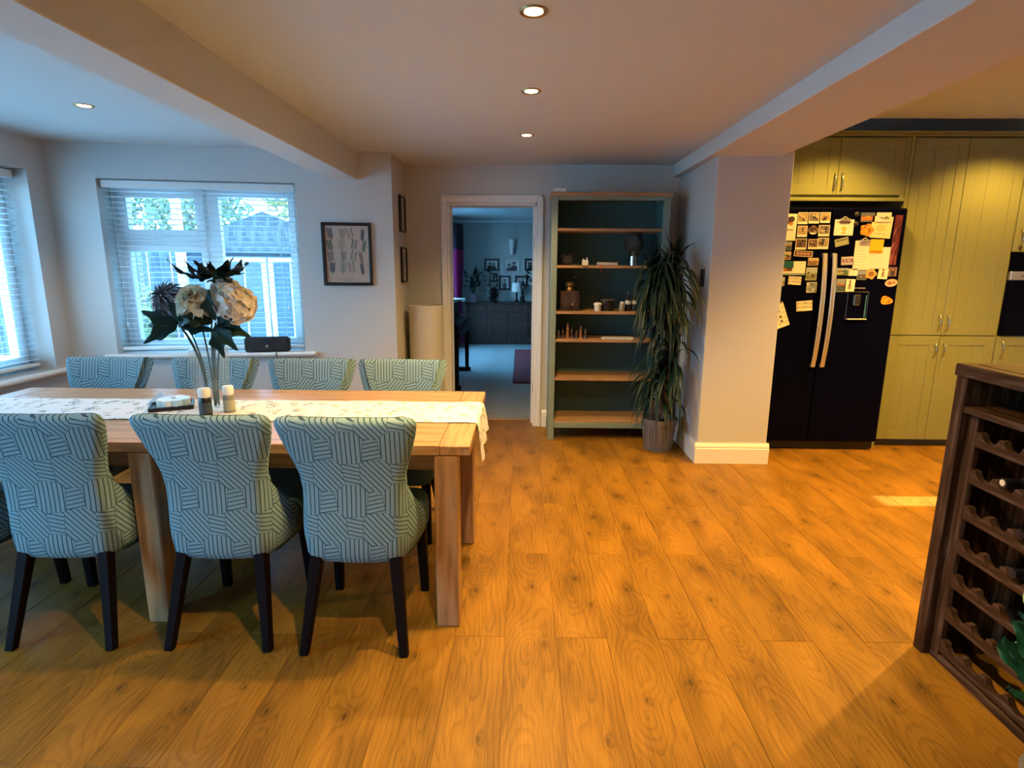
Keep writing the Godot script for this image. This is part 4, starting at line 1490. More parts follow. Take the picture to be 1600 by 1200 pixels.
	var names := ["small dark carved figure at the stile end of the row on the bookcase", "dark carved figure with a domed head, second in the row on the bookcase", "tallest reddish carved figure in the row on the bookcase", "dark carved figure right after the tallest one on the bookcase", "short dark carved figure with a round head on the bookcase", "reddish carved figure, second tallest in the row on the bookcase", "dark carved figure at the far end of the row on the bookcase"]
	for k in 7:
		var h: float = tall[k]
		var f = thing("carved_figure", names[k], "figurine", Vector3(0.315 + k * 0.037, y4, z + 0.05 - 0.02 * (k % 2)), k * 25.0, "carved figures on the bookcase")
		var m = wood if k in [2, 5] else dk
		part(f, "base", lathe([Vector2(0, 0), Vector2(0.017, 0), Vector2(0.017, 0.008), Vector2(0.012, 0.014), Vector2(0, 0.014)], 14), m)
		part(f, "body", lathe([Vector2(0.011, 0.013), Vector2(0.014, h * 0.25), Vector2(0.009, h * 0.5), Vector2(0.012, h * 0.6), Vector2(0.006, h * 0.7), Vector2(0, h * 0.71)], 14), m)
		part(f, "head", lathe([Vector2(0, h * 0.69), Vector2(0.008, h * 0.74), Vector2(0.009, h * 0.82), Vector2(0.004, h * 0.92), Vector2(0, h)], 12), m)
	var pa = thing("paper_stack", "thin stack of papers lying on the bookcase shelf beside the figures", "paper", Vector3(0.80, y4, z + 0.02), -3.0)
	for k in 3:
		part(pa, "sheet", box(Vector3(0.25, 0.003, 0.17), 0.0005, Vector3(0.006 * k, 0.0018 + 0.0034 * k, 0.004 * k)), M.white, Vector3.ZERO, Vector3(0, k * 2.5, 0))

# ---------------------------------------------------------------- potted dragon tree
func strap(l, w, droop) -> ArrayMesh:
	# starts at the origin along +y, arching over towards +z and hanging
	var st := st_new()
	var n := 9
	var rows := []
	var p := Vector3.ZERO
	var ang := 0.0
	for i in n + 1:
		var v := float(i) / n
		var hw: float = w * 0.5 * (0.55 + 0.45 * sin(minf(v * 3.0, 1.57))) * (1.0 - smoothstep(0.45, 1.0, v) * 0.96)
		var side := Vector3(hw, 0, 0)
		var nrm := Vector3(0, -sin(ang), cos(ang)) * hw * 0.35
		rows.append([p - side - nrm, p, p + side - nrm])
		ang = droop * v * 1.15
		p += Vector3(0, cos(ang), sin(ang)) * l / n
	add_grid(st, rows, false)
	return st.commit()

func build_plant():
	var r := RandomNumberGenerator.new()
	r.seed = 15
	var t = thing("dragon_tree", "tall potted dragon tree with long drooping dark leaves in front of the bookcase", "potted plant", Vector3(1.12, 0, -4.50))
	var prof := [Vector2(0, 0.0), Vector2(0.105, 0.0), Vector2(0.108, 0.006), Vector2(0.126, 0.212), Vector2(0.137, 0.214), Vector2(0.140, 0.262), Vector2(0.131, 0.264), Vector2(0.126, 0.215), Vector2(0.12, 0.2)]
	part(t, "pot", lathe(prof, 36), M.pot)
	var rib := bar(Vector3(0, 0.03, 0.112), Vector3(0, 0.19, 0.1255), 0.006, 0.006, Vector3(1, 0, 0))
	for k in 30:
		part(t, "pot_rib", rib, M.pot, Vector3.ZERO, Vector3(0, k * 12.0, 0))
	part(t, "soil", lathe([Vector2(0, 0.225), Vector2(0.124, 0.22)], 24), M.soil)
	# canes: foot offset, crown position, count, leaf scale
	var canes := [
		[Vector3(-0.02, 0.2, -0.02), Vector3(0.05, 1.42, 0.0), 74, 1.0],
		[Vector3(-0.05, 0.2, 0.02), Vector3(-0.12, 1.36, 0.04), 78, 1.0],
		[Vector3(0.04, 0.2, 0.0), Vector3(0.0, 1.16, 0.05), 50, 0.9],
		[Vector3(0.03, 0.2, 0.03), Vector3(0.075, 0.80, 0.02), 56, 0.88],
		[Vector3(-0.02, 0.2, 0.04), Vector3(-0.02, 0.60, 0.05), 36, 0.74],
	]
	var leaves := [strap(0.52, 0.027, 1.7), strap(0.60, 0.028, 1.85), strap(0.68, 0.029, 1.95), strap(0.38, 0.024, 1.3), strap(0.30, 0.022, 0.45)]
	var reach := [[0.52, 1.7], [0.60, 1.85], [0.68, 1.95], [0.38, 1.3], [0.30, 0.45]]
	for c in canes:
		var a: Vector3 = c[0]
		var b: Vector3 = c[1]
		var pts := []
		for k in 7:
			var f := k / 6.0
			pts.append(a.lerp(b, f) + Vector3(0.015 * sin(f * 5.0 + a.x * 40.0), 0, 0.012 * cos(f * 4.0)))
		part(t, "cane", tube(pts, [0.017, 0.016, 0.015, 0.014, 0.013, 0.013, 0.012], 8), M.bark)
		for k: int in range(int(c[2])):
			var f: float = float(k) / c[2]
			var tilt := lerpf(0.12, 1.25, pow(f, 0.7)) + r.randf_range(-0.1, 0.1)
			var kind := 4 if f < 0.10 else (3 if f < 0.22 else r.randi() % 3)
			var at: Vector3 = b + Vector3(0, 0.03 - f * 0.24, 0)
			var o = part(t, "leaf", leaves[kind], M.strap)
			var sc: float = c[3] * r.randf_range(0.85, 1.12)
			var az := k * 2.39996 + r.randf_range(-0.25, 0.25)
			# leaves grow clear of the pillar and of the bookcase
			for again in 14:
				var out := 0.0
				var ang := tilt
				var far := 0.0
				for q in 10:
					out += sin(ang) * sc * reach[kind][0] / 9.0
					far = maxf(far, out)
					ang = tilt + reach[kind][1] * 1.15 * q / 9.0
				if 1.12 + at.x + sin(az) * far < 1.315 and 1.12 + at.x + sin(az) * far > 0.765 and -4.50 + at.z + cos(az) * far > -4.695:
					break
				az += 0.9
				if again > 7:
					sc *= 0.9
			o.transform = Transform3D(Basis(Vector3.UP, az) * Basis(Vector3.RIGHT, tilt) * Basis().scaled(Vector3(1, sc, sc)), at)

# ---------------------------------------------------------------- kitchen
func bow_handle(l) -> ArrayMesh:
	var pts := []
	for k in 11:
		var f := k / 10.0
		pts.append(Vector3(0, (f - 0.5) * l, 0.004 + 0.026 * pow(sin(PI * f), 0.5)))
	return tube(pts, [0.007, 0.005, 0.005, 0.0052, 0.0055, 0.0056, 0.0055, 0.0052, 0.005, 0.005, 0.007], 8)

# cupboard door hung on its unit: slab, frame of four and grooved boards; x0..x1, y0..y1 on the plane z
func cup_door(unit, x0, x1, y0, y1, z, handle_x, handle_y, hl = 0.125):
	var g := 0.0018
	var d = part(unit, "door", span(Vector3(x0 + g, y0 + g, z - 0.022), Vector3(x1 - g, y1 - g, z - 0.006), 0.001), M.cabinet)
	var fw := 0.075
	part(d, "door_stile", span(Vector3(x0 + g, y0 + g, z - 0.008), Vector3(x0 + fw, y1 - g, z), 0.002), M.cabinet)
	part(d, "door_stile", span(Vector3(x1 - fw, y0 + g, z - 0.008), Vector3(x1 - g, y1 - g, z), 0.002), M.cabinet)
	part(d, "door_rail", span(Vector3(x0 + fw, y0 + g, z - 0.008), Vector3(x1 - fw, y0 + fw, z), 0.002), M.cabinet)
	part(d, "door_rail", span(Vector3(x0 + fw, y1 - fw, z - 0.008), Vector3(x1 - fw, y1 - g, z), 0.002), M.cabinet)
	var n := maxi(2, roundi((x1 - x0 - 2 * fw) / 0.095))
	var w: float = (x1 - x0 - 2 * fw) / n
	for k in n:
		part(d, "board", span(Vector3(x0 + fw + w * k + 0.0008, y0 + fw, z - 0.010), Vector3(x0 + fw + w * (k + 1) - 0.0008, y1 - fw, z - 0.0035), 0.0016), M.cabinet)
	part(d, "handle", bow_handle(hl), M.chrome, Vector3(handle_x, handle_y, z), Vector3.ZERO)
	return d

func build_kitchen():
	var z := -4.62
	var zb := -5.12
	# over-fridge unit
	var u = thing("wall_cupboard", "green wall cupboard with two doors above the fridge", "cupboard", Vector3.ZERO)
	part(u, "carcass", span(Vector3(1.87, 1.955, zb), Vector3(2.905, 2.41, z - 0.023), 0.002), M.cabinet)
	cup_door(u, 1.905, 2.386, 1.99, 2.403, z, 2.36, 2.082)
	cup_door(u, 2.386, 2.868, 1.99, 2.403, z, 2.414, 2.082)
	part(u, "filler", span(Vector3(2.869, 1.955, z - 0.022), Vector3(2.905, 2.41, z - 0.004), 0.001), M.cabinet)
	part(u, "under_rail", span(Vector3(1.87, 1.945, z - 0.03), Vector3(2.905, 1.972, z + 0.008), 0.003), M.cabinet)
	# end panel beside the fridge
	var e = thing("end_panel", "narrow green end panel between fridge and tall cupboards", "panel", Vector3.ZERO)
	part(e, "panel", span(Vector3(2.907, 0, zb), Vector3(2.929, 2.41, z + 0.004), 0.002), M.cabinet)
	part(e, "edge_strip", span(Vector3(2.9065, 0, z + 0.004), Vector3(2.9295, 2.41, z + 0.006), 0.0), M.cabinet)
	var e2 = thing("end_panel", "narrow green end panel between pillar and fridge", "panel", Vector3.ZERO)
	part(e2, "panel", span(Vector3(1.866, 0, zb), Vector3(1.888, 1.945, z + 0.004), 0.002), M.cabinet)
	part(e2, "edge_strip", span(Vector3(1.8655, 0, z + 0.004), Vector3(1.8885, 1.945, z + 0.006), 0.0), M.cabinet)
	# tall larder
	u = thing("larder_cupboard", "tall green larder cupboard with four doors", "cupboard", Vector3.ZERO)
	part(u, "carcass", span(Vector3(2.932, 0.06, zb), Vector3(3.778, 2.41, z - 0.023), 0.002), M.cabinet)
	cup_door(u, 2.934, 3.337, 0.925, 2.403, z, 3.305, 1.024)
	cup_door(u, 3.337, 3.776, 0.925, 2.403, z, 3.372, 1.024)
	cup_door(u, 2.934, 3.337, 0.062, 0.921, z, 3.305, 0.808, 0.11)
	cup_door(u, 3.337, 3.776, 0.062, 0.921, z, 3.372, 0.808, 0.11)
	part(u, "plinth", span(Vector3(2.932, 0, z - 0.075), Vector3(3.778, 0.06, z - 0.055), 0.002), M.plinth)
	# oven housing
	u = thing("oven_housing", "tall green oven housing next to the larder", "cupboard", Vector3.ZERO)
	part(u, "carcass", span(Vector3(3.782, 0.06, zb), Vector3(4.38, 0.925, z - 0.023), 0.002), M.cabinet)
	part(u, "carcass", span(Vector3(3.782, 1.572, zb), Vector3(4.38, 2.41, z - 0.023), 0.002), M.cabinet)
	for x in [3.784, 4.364]:
		part(u, "side_panel", span(Vector3(x, 0.925, zb), Vector3(x + 0.014, 1.572, z - 0.024), 0.001), M.cabinet)
	part(u, "back_panel", span(Vector3(3.8, 0.925, zb), Vector3(4.36, 1.572, zb + 0.012), 0.001), M.cabinet)
	cup_door(u, 3.784, 4.378, 1.575, 2.403, z, 3.83, 1.68)
	cup_door(u, 3.784, 4.378, 0.062, 0.921, z, 3.83, 0.82)
	part(u, "plinth", span(Vector3(3.782, 0, z - 0.075), Vector3(4.38, 0.06, z - 0.055), 0.002), M.plinth)
	var ov = thing("built_in_oven", "black built-in oven with a steel handle in the green housing", "oven", Vector3.ZERO)
	part(ov, "oven_body", span(Vector3(3.80, 0.93, zb + 0.02), Vector3(4.362, 1.565, z - 0.02), 0.002), M.black)
	part(ov, "oven_door", span(Vector3(3.80, 0.932, z - 0.02), Vector3(4.362, 1.36, z + 0.012), 0.003), M.fridge)
	part(ov, "control_panel", span(Vector3(3.80, 1.43, z - 0.02), Vector3(4.362, 1.563, z + 0.008), 0.003), M.fridge)
	part(ov, "trim_strip", span(Vector3(3.80, 1.362, z - 0.02), Vector3(4.362, 1.428, z + 0.008), 0.003), M.steel)
	part(ov, "handle", tube([Vector3(3.86, 1.395, z + 0.045), Vector3(4.30, 1.395, z + 0.045)], 0.009, 10), M.chrome)
	# cornice along the top
	var c = thing("cornice", "green cornice along the top of the kitchen cupboards", "cornice", Vector3.ZERO)
	part(c, "moulding", span(Vector3(1.85, 2.411, z - 0.05), Vector3(4.4, 2.43, z + 0.012), 0.003), M.cabinet)
	part(c, "moulding", span(Vector3(1.85, 2.4305, z - 0.05), Vector3(4.4, 2.446, z + 0.028), 0.005), M.cabinet)

func print_atlas() -> StandardMaterial3D:
	# 8 x 8 small prints
	var im := blank(512, 512, lin(0.7, 0.65, 0.55))
	var r := RandomNumberGenerator.new()
	r.seed = 5
	var paper := lin(0.80, 0.74, 0.62)
	for k in 64:
		var x := (k % 8) * 64
		var y := (k / 8) * 64
		var tile := blank(64, 64, paper)
		if k < 16: # instant photographs with a wide lower border: dim figures on a tan ground
			var bg: Color = [lin(0.34, 0.26, 0.15), lin(0.2, 0.17, 0.15), lin(0.42, 0.30, 0.15), lin(0.15, 0.09, 0.06)][k % 4]
			rect(tile, 4, 4, 56, 46, bg)
			for j in 5 + k % 3:
				ell(tile, r.randf_range(12, 52), r.randf_range(12, 44), r.randf_range(4, 11), r.randf_range(4, 9), [lin(0.05, 0.03, 0.04), lin(0.12, 0.08, 0.06), lin(0.5, 0.4, 0.3), lin(0.03, 0.03, 0.06)][r.randi() % 4], r.randf() * 3.0)
		elif k < 24: # landscapes
			rect(tile, 2, 2, 60, 26, [lin(0.3, 0.4, 0.5), lin(0.5, 0.42, 0.3), lin(0.25, 0.3, 0.38), lin(0.4, 0.45, 0.5)][k % 4])
			rect(tile, 2, 28, 60, 34, [lin(0.10, 0.16, 0.06), lin(0.22, 0.13, 0.05), lin(0.05, 0.08, 0.12), lin(0.2, 0.22, 0.12)][k % 4])
			for j in 6:
				ell(tile, r.randf_range(6, 58), r.randf_range(24, 48), r.randf_range(4, 16), r.randf_range(3, 8), [lin(0.08, 0.12, 0.05), lin(0.45, 0.35, 0.2), lin(0.04, 0.04, 0.05), lin(0.3, 0.12, 0.05)][r.randi() % 4])
		elif k < 30: # notes with faint ruled writing
			for j in 9:
				var len := r.randi_range(20, 50)
				for q in range(6, 6 + len, 5):
					rect(tile, q, 10 + j * 6, 4, 1, lin(0.45, 0.4, 0.33))
		elif k == 30: # orange leaf cluster
			tile.fill(lin(0.75, 0.30, 0.02))
			for j in 20:
				ell(tile, r.randf() * 64, r.randf() * 64, 7, 4, [lin(0.6, 0.2, 0.01), lin(0.85, 0.42, 0.03), lin(0.3, 0.08, 0.02)][j % 3], r.randf() * 3)
		elif k == 31: # red strip
			tile.fill(lin(0.10, 0.012, 0.02))
			for j in 26:
				ell(tile, 32 + r.randf_range(-22, 22), r.randf() * 64, 9, 3, [lin(0.24, 0.04, 0.05), lin(0.04, 0.006, 0.012), lin(0.34, 0.14, 0.13)][j % 3], r.randf() * 3)
		elif k == 32: # card with a dark bird shape and three marks
			ell(tile, 34, 16, 20, 8, lin(0.06, 0.03, 0.05), -0.2)
			ell(tile, 16, 12, 7, 5, lin(0.10, 0.04, 0.03))
			ell(tile, 40, 24, 9, 4, lin(0.45, 0.18, 0.03))
			for j in 3:
				rect(tile, 28 + j * 8, 36, 5, 4, lin(0.15, 0.1, 0.08))
		elif k == 33: # clipboard sheet with a goblet
			rect(tile, 6, 8, 50, 5, lin(0.35, 0.27, 0.15))
			ell(tile, 32, 36, 8, 8, lin(0.62, 0.48, 0.08))
			rect(tile, 30, 42, 4, 10, lin(0.55, 0.42, 0.08)); ell(tile, 32, 54, 8, 3, lin(0.55, 0.42, 0.08))
		elif k == 34: # menu with a photograph of food
			rect(tile, 0, 2, 36, 44, lin(0.16, 0.06, 0.03)); ell(tile, 12, 36, 14, 8, lin(0.7, 0.25, 0.02)); ell(tile, 28, 16, 8, 8, lin(0.65, 0.4, 0.15)); rect(tile, 0, 54, 64, 10, lin(0.25, 0.32, 0.33))
		elif k == 35: # strip of faces
			rect(tile, 3, 6, 58, 52, lin(0.1, 0.06, 0.07))
			for j in 4:
				ell(tile, 14 + j * 12, 32, 6, 18, lin(0.42, 0.22, 0.14))
		elif k == 36: # teddy
			tile.fill(lin(0.55, 0.36, 0.14)); ell(tile, 32, 34, 16, 14, lin(0.30, 0.12, 0.03)); ell(tile, 26, 22, 3, 3, lin(0.03, 0.02, 0.02)); ell(tile, 38, 22, 3, 3, lin(0.03, 0.02, 0.02))
		elif k == 37: # oval crest
			tile.fill(lin(0.66, 0.42, 0.30)); ell(tile, 24, 32, 10, 14, lin(0.3, 0.1, 0.07)); ell(tile, 44, 32, 9, 12, lin(0.35, 0.2, 0.1))
		elif k == 38: # black and white drawing
			rect(tile, 4, 4, 56, 56, lin(0.22, 0.27, 0.33))
			for j in 12:
				ell(tile, r.randf() * 50 + 7, r.randf() * 50 + 7, 6, 3, [lin(0.02, 0.02, 0.03), lin(0.6, 0.62, 0.66)][j % 2], r.randf() * 3)
		elif k == 39: # thin figure on pale ground
			rect(tile, 28, 10, 7, 42, lin(0.12, 0.08, 0.05)); ell(tile, 31, 12, 6, 6, lin(0.2, 0.12, 0.07)); stroke(tile, Vector2(20, 50), Vector2(30, 20), 2, lin(0.3, 0.18, 0.08)); stroke(tile, Vector2(44, 50), Vector2(34, 20), 2, lin(0.3, 0.18, 0.08))
		elif k == 40: # planner grid
			for j in 5:
				rect(tile, 0, j * 13, 64, 1, lin(0.25, 0.2, 0.15))
			for j in 3:
				rect(tile, j * 24 + 8, 0, 1, 64, lin(0.25, 0.2, 0.15))
			for j in 8:
				rect(tile, 12 + (j % 2) * 24, 4 + (j / 2) * 13 + (j % 3), 9, 6, lin(0.12, 0.1, 0.07))
		elif k == 41: # bank-note like magnet
			tile.fill(lin(0.32, 0.35, 0.20)); rect(tile, 6, 10, 52, 14, lin(0.16, 0.18, 0.10)); rect(tile, 14, 36, 40, 8, lin(0.45, 0.42, 0.2))
		elif k == 42: # lettered pale magnet
			tile.fill(lin(0.46, 0.42, 0.44)); rect(tile, 6, 20, 52, 22, lin(0.16, 0.06, 0.09)); rect(tile, 14, 26, 10, 10, lin(0.6, 0.5, 0.5)); rect(tile, 30, 26, 18, 10, lin(0.6, 0.5, 0.5))
		elif k == 43: # orange sunset
			tile.fill(lin(0.12, 0.13, 0.16)); rect(tile, 4, 30, 56, 22, lin(0.75, 0.16, 0.03)); ell(tile, 32, 30, 12, 7, lin(0.85, 0.25, 0.03))
		elif k == 44: # yellow leaflet
			tile.fill(lin(0.85, 0.50, 0.02)); rect(tile, 0, 50, 64, 14, lin(0.75, 0.33, 0.01)); rect(tile, 8, 53, 46, 6, lin(0.45, 0.18, 0.01))
		elif k == 45: # yellowish drawing
			tile.fill(lin(0.80, 0.68, 0.35)); ell(tile, 30, 34, 14, 10, lin(0.72, 0.56, 0.22)); rect(tile, 12, 50, 34, 3, lin(0.6, 0.45, 0.2))
		elif k == 46: # sheep-like doodle
			tile.fill(lin(0.66, 0.64, 0.56)); ell(tile, 34, 34, 22, 10, lin(0.12, 0.12, 0.08), 0.3); ell(tile, 26, 28, 14, 6, lin(0.7, 0.7, 0.6), 0.3); ell(tile, 46, 44, 10, 5, lin(0.4, 0.38, 0.1))
		elif k == 47: # wavy marbled
			for j in 16:
				stroke(tile, Vector2(0, j * 4), Vector2(64, j * 4 + 18 * sin(j)), 1.3, [lin(0.3, 0.2, 0.1), lin(0.55, 0.5, 0.42), lin(0.25, 0.25, 0.27)][j % 3])
		elif k == 48: # row of tiny marks, pale on black
			tile.fill(lin(0.004, 0.004, 0.011))
			for q in range(4, 60, 5):
				if q != 24:
					rect(tile, q, 26, 4, 10, lin(0.30, 0.30, 0.32))
		elif k == 49: # teal square
			tile.fill(lin(0.01, 0.10, 0.11))
		elif k == 50: # dark portrait
			tile.fill(lin(0.16, 0.08, 0.09)); ell(tile, 32, 40, 12, 20, lin(0.04, 0.03, 0.05)); ell(tile, 32, 20, 6, 7, lin(0.4, 0.25, 0.15)); rect(tile, 6, 6, 6, 52, lin(0.3, 0.2, 0.12)); rect(tile, 52, 6, 6, 52, lin(0.3, 0.2, 0.12))
		im.blit_rect(tile, Rect2i(0, 0, 64, 64), Vector2i(x, y))
	return printed(im, 0.45)

func cell(k) -> Rect2:
	return Rect2((k % 8) / 8.0 + 0.002, (k / 8) / 8.0 + 0.002, 0.121, 0.121)

func build_fridge():
	var z := -4.49
	var f = thing("fridge_freezer", "large black two-door fridge freezer with steel handles, covered in magnets", "fridge", Vector3.ZERO)
	var x0 := 1.955
	var x1 := 2.868
	var sp := 2.318
	part(f, "fridge_body", span(Vector3(x0, 0.02, -5.08), Vector3(x1, 1.875, z - 0.075), 0.006), M.fridge)
	part(f, "door", span(Vector3(x0, 0.075, z - 0.07), Vector3(sp - 0.003, 1.885, z), 0.012), M.fridge)
	part(f, "door", span(Vector3(sp + 0.003, 0.075, z - 0.07), Vector3(x1, 1.885, z), 0.012), M.fridge)
	part(f, "kick_plate", span(Vector3(x0 + 0.01, 0.01, z - 0.06), Vector3(x1 - 0.01, 0.07, z - 0.04), 0.003), M.black)
	for x in [x0 + 0.06, x1 - 0.06]:
		part(f, "foot", lathe([Vector2(0, 0), Vector2(0.02, 0), Vector2(0.02, 0.03), Vector2(0, 0.03)], 12), M.black, Vector3(x, 0, z - 0.09))
	for e in [2.280, 2.352]:
		var st := st_new()
		var rows := []
		for k in 17:
			var g := k / 16.0
			var y := 0.69 + g * 0.86
			var out := 0.016 + 0.042 * pow(sin(PI * clampf(g, 0.02, 0.98)), 0.7)
			var c := Vector3(e, y, z + out)
			var hw := 0.017
			var r := []
			for q in [Vector2(-1, -0.3), Vector2(-0.8, -1), Vector2(0.8, -1), Vector2(1, -0.3), Vector2(1, 0.3), Vector2(0.7, 0.95), Vector2(0, 1.1), Vector2(-0.7, 0.95), Vector2(-1, 0.3)]:
				r.append(c + Vector3(q.x * hw, 0, q.y * 0.009))
			rows.append(r)
		add_grid(st, rows, true, null, true)
		var h = part(f, "handle", st.commit(), M.steel)
		for y in [0.70, 1.54]:
			part(h, "handle_mount", box(Vector3(0.03, 0.03, 0.022), 0.003), M.steel, Vector3(e, y, z + 0.009))
	# water dispenser recess: panel, side strip, cup rest
	var dp = part(f, "dispenser_panel", span(Vector3(2.492, 1.06, z - 0.001), Vector3(2.652, 1.268, z + 0.004), 0.002), M.fridge)
	add_frame(dp, 2.490, 2.654, 1.055, 1.272, z, z + 0.010, 0.008, M.black, "dispenser_frame")
	part(dp, "dispenser_strip", span(Vector3(2.632, 1.075, z + 0.004), Vector3(2.640, 1.245, z + 0.008), 0.001), mat(lin(0.05, 0.16, 0.20), 0.2))
	part(dp, "dispenser_spout", span(Vector3(2.535, 1.165, z + 0.004), Vector3(2.590, 1.250, z + 0.022), 0.008), M.mirror_dark)
	part(dp, "cup_rest", span(Vector3(2.50, 1.058, z + 0.004), Vector3(2.645, 1.066, z + 0.03), 0.002), M.steel)
	var pm := print_atlas()
	part(f, "badge", card(0.10, 0.014, Rect2(cell(48).position + Vector2(0.004, 0.042), Vector2(0.113, 0.03)), 0.0008), pm, Vector3(2.572, 1.298, z + 0.0002))
	# things held on by magnets: name, label, category, pixel left, top, right, bottom, print, tilt, group
	var G := "instant photographs on the fridge"
	var items := [
		["greeting_card", "tall cream card with a dark bird, at the pillar edge of the fridge door", "card", 1222, 334, 1242, 376, 32, 0, ""],
		["photo_print", "instant photo in the top row on the fridge, next to the bird card", "photo", 1247, 331, 1262, 351, 0, 0, G],
		["photo_print", "instant photo in the middle of the top row on the fridge", "photo", 1264, 331, 1280, 350, 1, 0, G],
		["photo_print", "instant photo at the handle end of the top row on the fridge", "photo", 1282, 331, 1297, 349, 2, 0, G],
		["photo_print", "tan instant photo in the second row on the fridge, next to the bird card", "photo", 1246, 352, 1261, 371, 6, 0, G],
		["round_photo", "rounded photo magnet in the middle of the second row on the fridge", "photo", 1263, 352, 1278, 367, 3, 0, G],
		["photo_print", "instant photo at the handle end of the second row on the fridge", "photo", 1279, 351, 1296, 370, 9, 0, G],
		["photo_print", "brown instant photo in the third row on the fridge, above the strip of faces", "photo", 1243, 372, 1260, 391, 7, 0, G],
		["photo_print", "small dark photo in the middle of the third row on the fridge", "photo", 1263, 373, 1277, 390, 11, 0, G],
		["photo_print", "overlapping instant photo at the handle end of the third row on the fridge", "photo", 1277, 371, 1294, 390, 4, 0, G],
		["fridge_magnet", "dark framed magnet below the bird card on the fridge", "magnet", 1220, 378, 1236, 391, 22, 0, ""],
		["fridge_magnet", "rusty brown magnet above the takeaway menu on the fridge", "magnet", 1218, 393, 1235, 406, 17, 0, ""],
		["photo_strip", "white framed strip of small faces on the fridge", "photo", 1241, 392, 1269, 401, 35, 3, ""],
		["takeaway_menu", "wide cream menu with a food picture on the fridge", "menu", 1212, 408, 1257, 430, 34, 0, ""],
		["teal_magnet", "teal square magnet holding the menu on the fridge", "magnet", 1224, 408, 1239, 419, 49, -3, ""],
		["fridge_magnet", "yellow-brown landscape magnet next to the fridge handle", "magnet", 1263, 403, 1278, 415, 21, 0, ""],
		["fridge_magnet", "tall grey-green landscape magnet below the yellow-brown one on the fridge", "magnet", 1260, 418, 1275, 438, 19, 0, ""],
		["fridge_magnet", "pale card magnet below the takeaway menu on the fridge", "magnet", 1210, 433, 1225, 447, 23, 0, ""],
		["fridge_magnet", "marbled brown magnet below the menu on the fridge", "magnet", 1232, 432, 1251, 445, 47, 2, ""],
		["fridge_magnet", "black and white drawn magnet next to the fridge handle", "magnet", 1261, 441, 1275, 457, 38, -2, ""],
		["fridge_magnet", "tilted magnet with swirling lines alone on the freezer door", "magnet", 1245, 470, 1268, 486, 47, -6, ""],
		["paper_note", "square clipped sheet with a yellow goblet on the fridge", "note", 1305, 343, 1332, 368, 33, 0, ""],
		["fridge_magnet", "green banknote-like magnet tilted below the goblet sheet", "magnet", 1305, 372, 1325, 384, 41, -14, ""],
		["fridge_magnet", "red sunset magnet at the top of the fridge", "magnet", 1346, 332, 1366, 347, 43, 0, ""],
		["paper_note", "yellowish drawing hung at the top of the fridge", "note", 1363, 338, 1391, 372, 45, 3, ""],
		["fridge_magnet", "pale magnet with a dark doodle holding the yellowish drawing", "magnet", 1370, 332, 1391, 347, 46, 0, ""],
		["paper_note", "narrow clipped shopping list on the fridge", "note", 1337, 376, 1359, 422, 24, 0, ""],
		["paper_note", "wide handwritten sheet beside the shopping list on the fridge", "note", 1356, 386, 1387, 420, 25, 0, ""],
		["leaflet", "bright yellow leaflet over the handwritten sheet on the fridge", "leaflet", 1360, 374, 1378, 396, 44, 2, ""],
		["fridge_magnet", "pale lettered magnet left of the shopping list", "magnet", 1315, 401, 1333, 414, 42, -3, ""],
		["fridge_magnet", "green field magnet touching the fridge handle", "magnet", 1308, 419, 1325, 430, 16, 0, ""],
		["fridge_magnet", "plain cream magnet below the lettered one", "magnet", 1327, 420, 1339, 431, 27, 0, ""],
		["fridge_magnet", "grey seascape magnet under the shopping list", "magnet", 1340, 423, 1353, 437, 18, 0, ""],
		["teddy_magnet", "brown teddy-shaped magnet under the handwritten sheet", "magnet", 1353, 420, 1368, 436, 36, 0, ""],
		["fridge_magnet", "cream magnet with a thin figure under the handwritten sheet", "magnet", 1373, 419, 1386, 436, 39, 4, ""],
		["fridge_magnet", "dark portrait magnet at the hinge edge of the fridge", "magnet", 1389, 417, 1400, 432, 50, 0, ""],
		["oval_magnet", "pink oval magnet at the hinge edge of the fridge", "magnet", 1383, 436, 1401, 448, 37, -8, ""],
		["fridge_magnet", "blue magnet beside the fridge handle, below the green field one", "magnet", 1308, 436, 1320, 456, 22, 0, ""],
		["fridge_magnet", "white magnet with a brown figure beside the blue one", "magnet", 1321, 436, 1334, 456, 39, 2, ""],
		["red_banner", "long narrow red banner hung at the hinge edge of the fridge", "banner", 1391, 336, 1408, 414, 31, 0, ""],
		["pumpkin_magnet", "orange leafy magnet at the top of the fridge", "magnet", 1345, 350, 1363, 369, 30, 0, ""],
		["orange_magnet", "orange curled leaf magnet beside the water dispenser", "magnet", 1376, 463, 1393, 476, 30, 10, ""],
		["wall_planner", "spiral-bound planner tilted at the pillar edge of the fridge", "planner", 1199, 473, 1231, 516, 40, -22, ""],
	]
	var depth := 0
	for e in items:
		var a := pix_z(e[3], e[4], z)
		var b := pix_z(e[5], e[6], z)
		var w := absf(b.x - a.x)
		var h := absf(a.y - b.y)
		var layer := 0.0003
		if e[0] in ["teal_magnet", "leaflet"] or "doodle" in e[1]:
			layer = 0.0036
		elif "wide handwritten" in e[1] or "overlapping" in e[1]:
			layer = 0.0026
		var c := (a + b) / 2.0
		if e[9] != "":
			w *= 0.9
			h *= 0.92
		if e[0] == "wall_planner":
			w = 0.135; h = 0.185
		var t = thing(e[0], e[1], e[2], Vector3(c.x, c.y, z + layer), 0.0, e[9])
		t.rotation_degrees.z = -float(e[8])
		if e[0] == "red_banner":
			t.rotation_degrees.z = -1.0
			w = 0.055
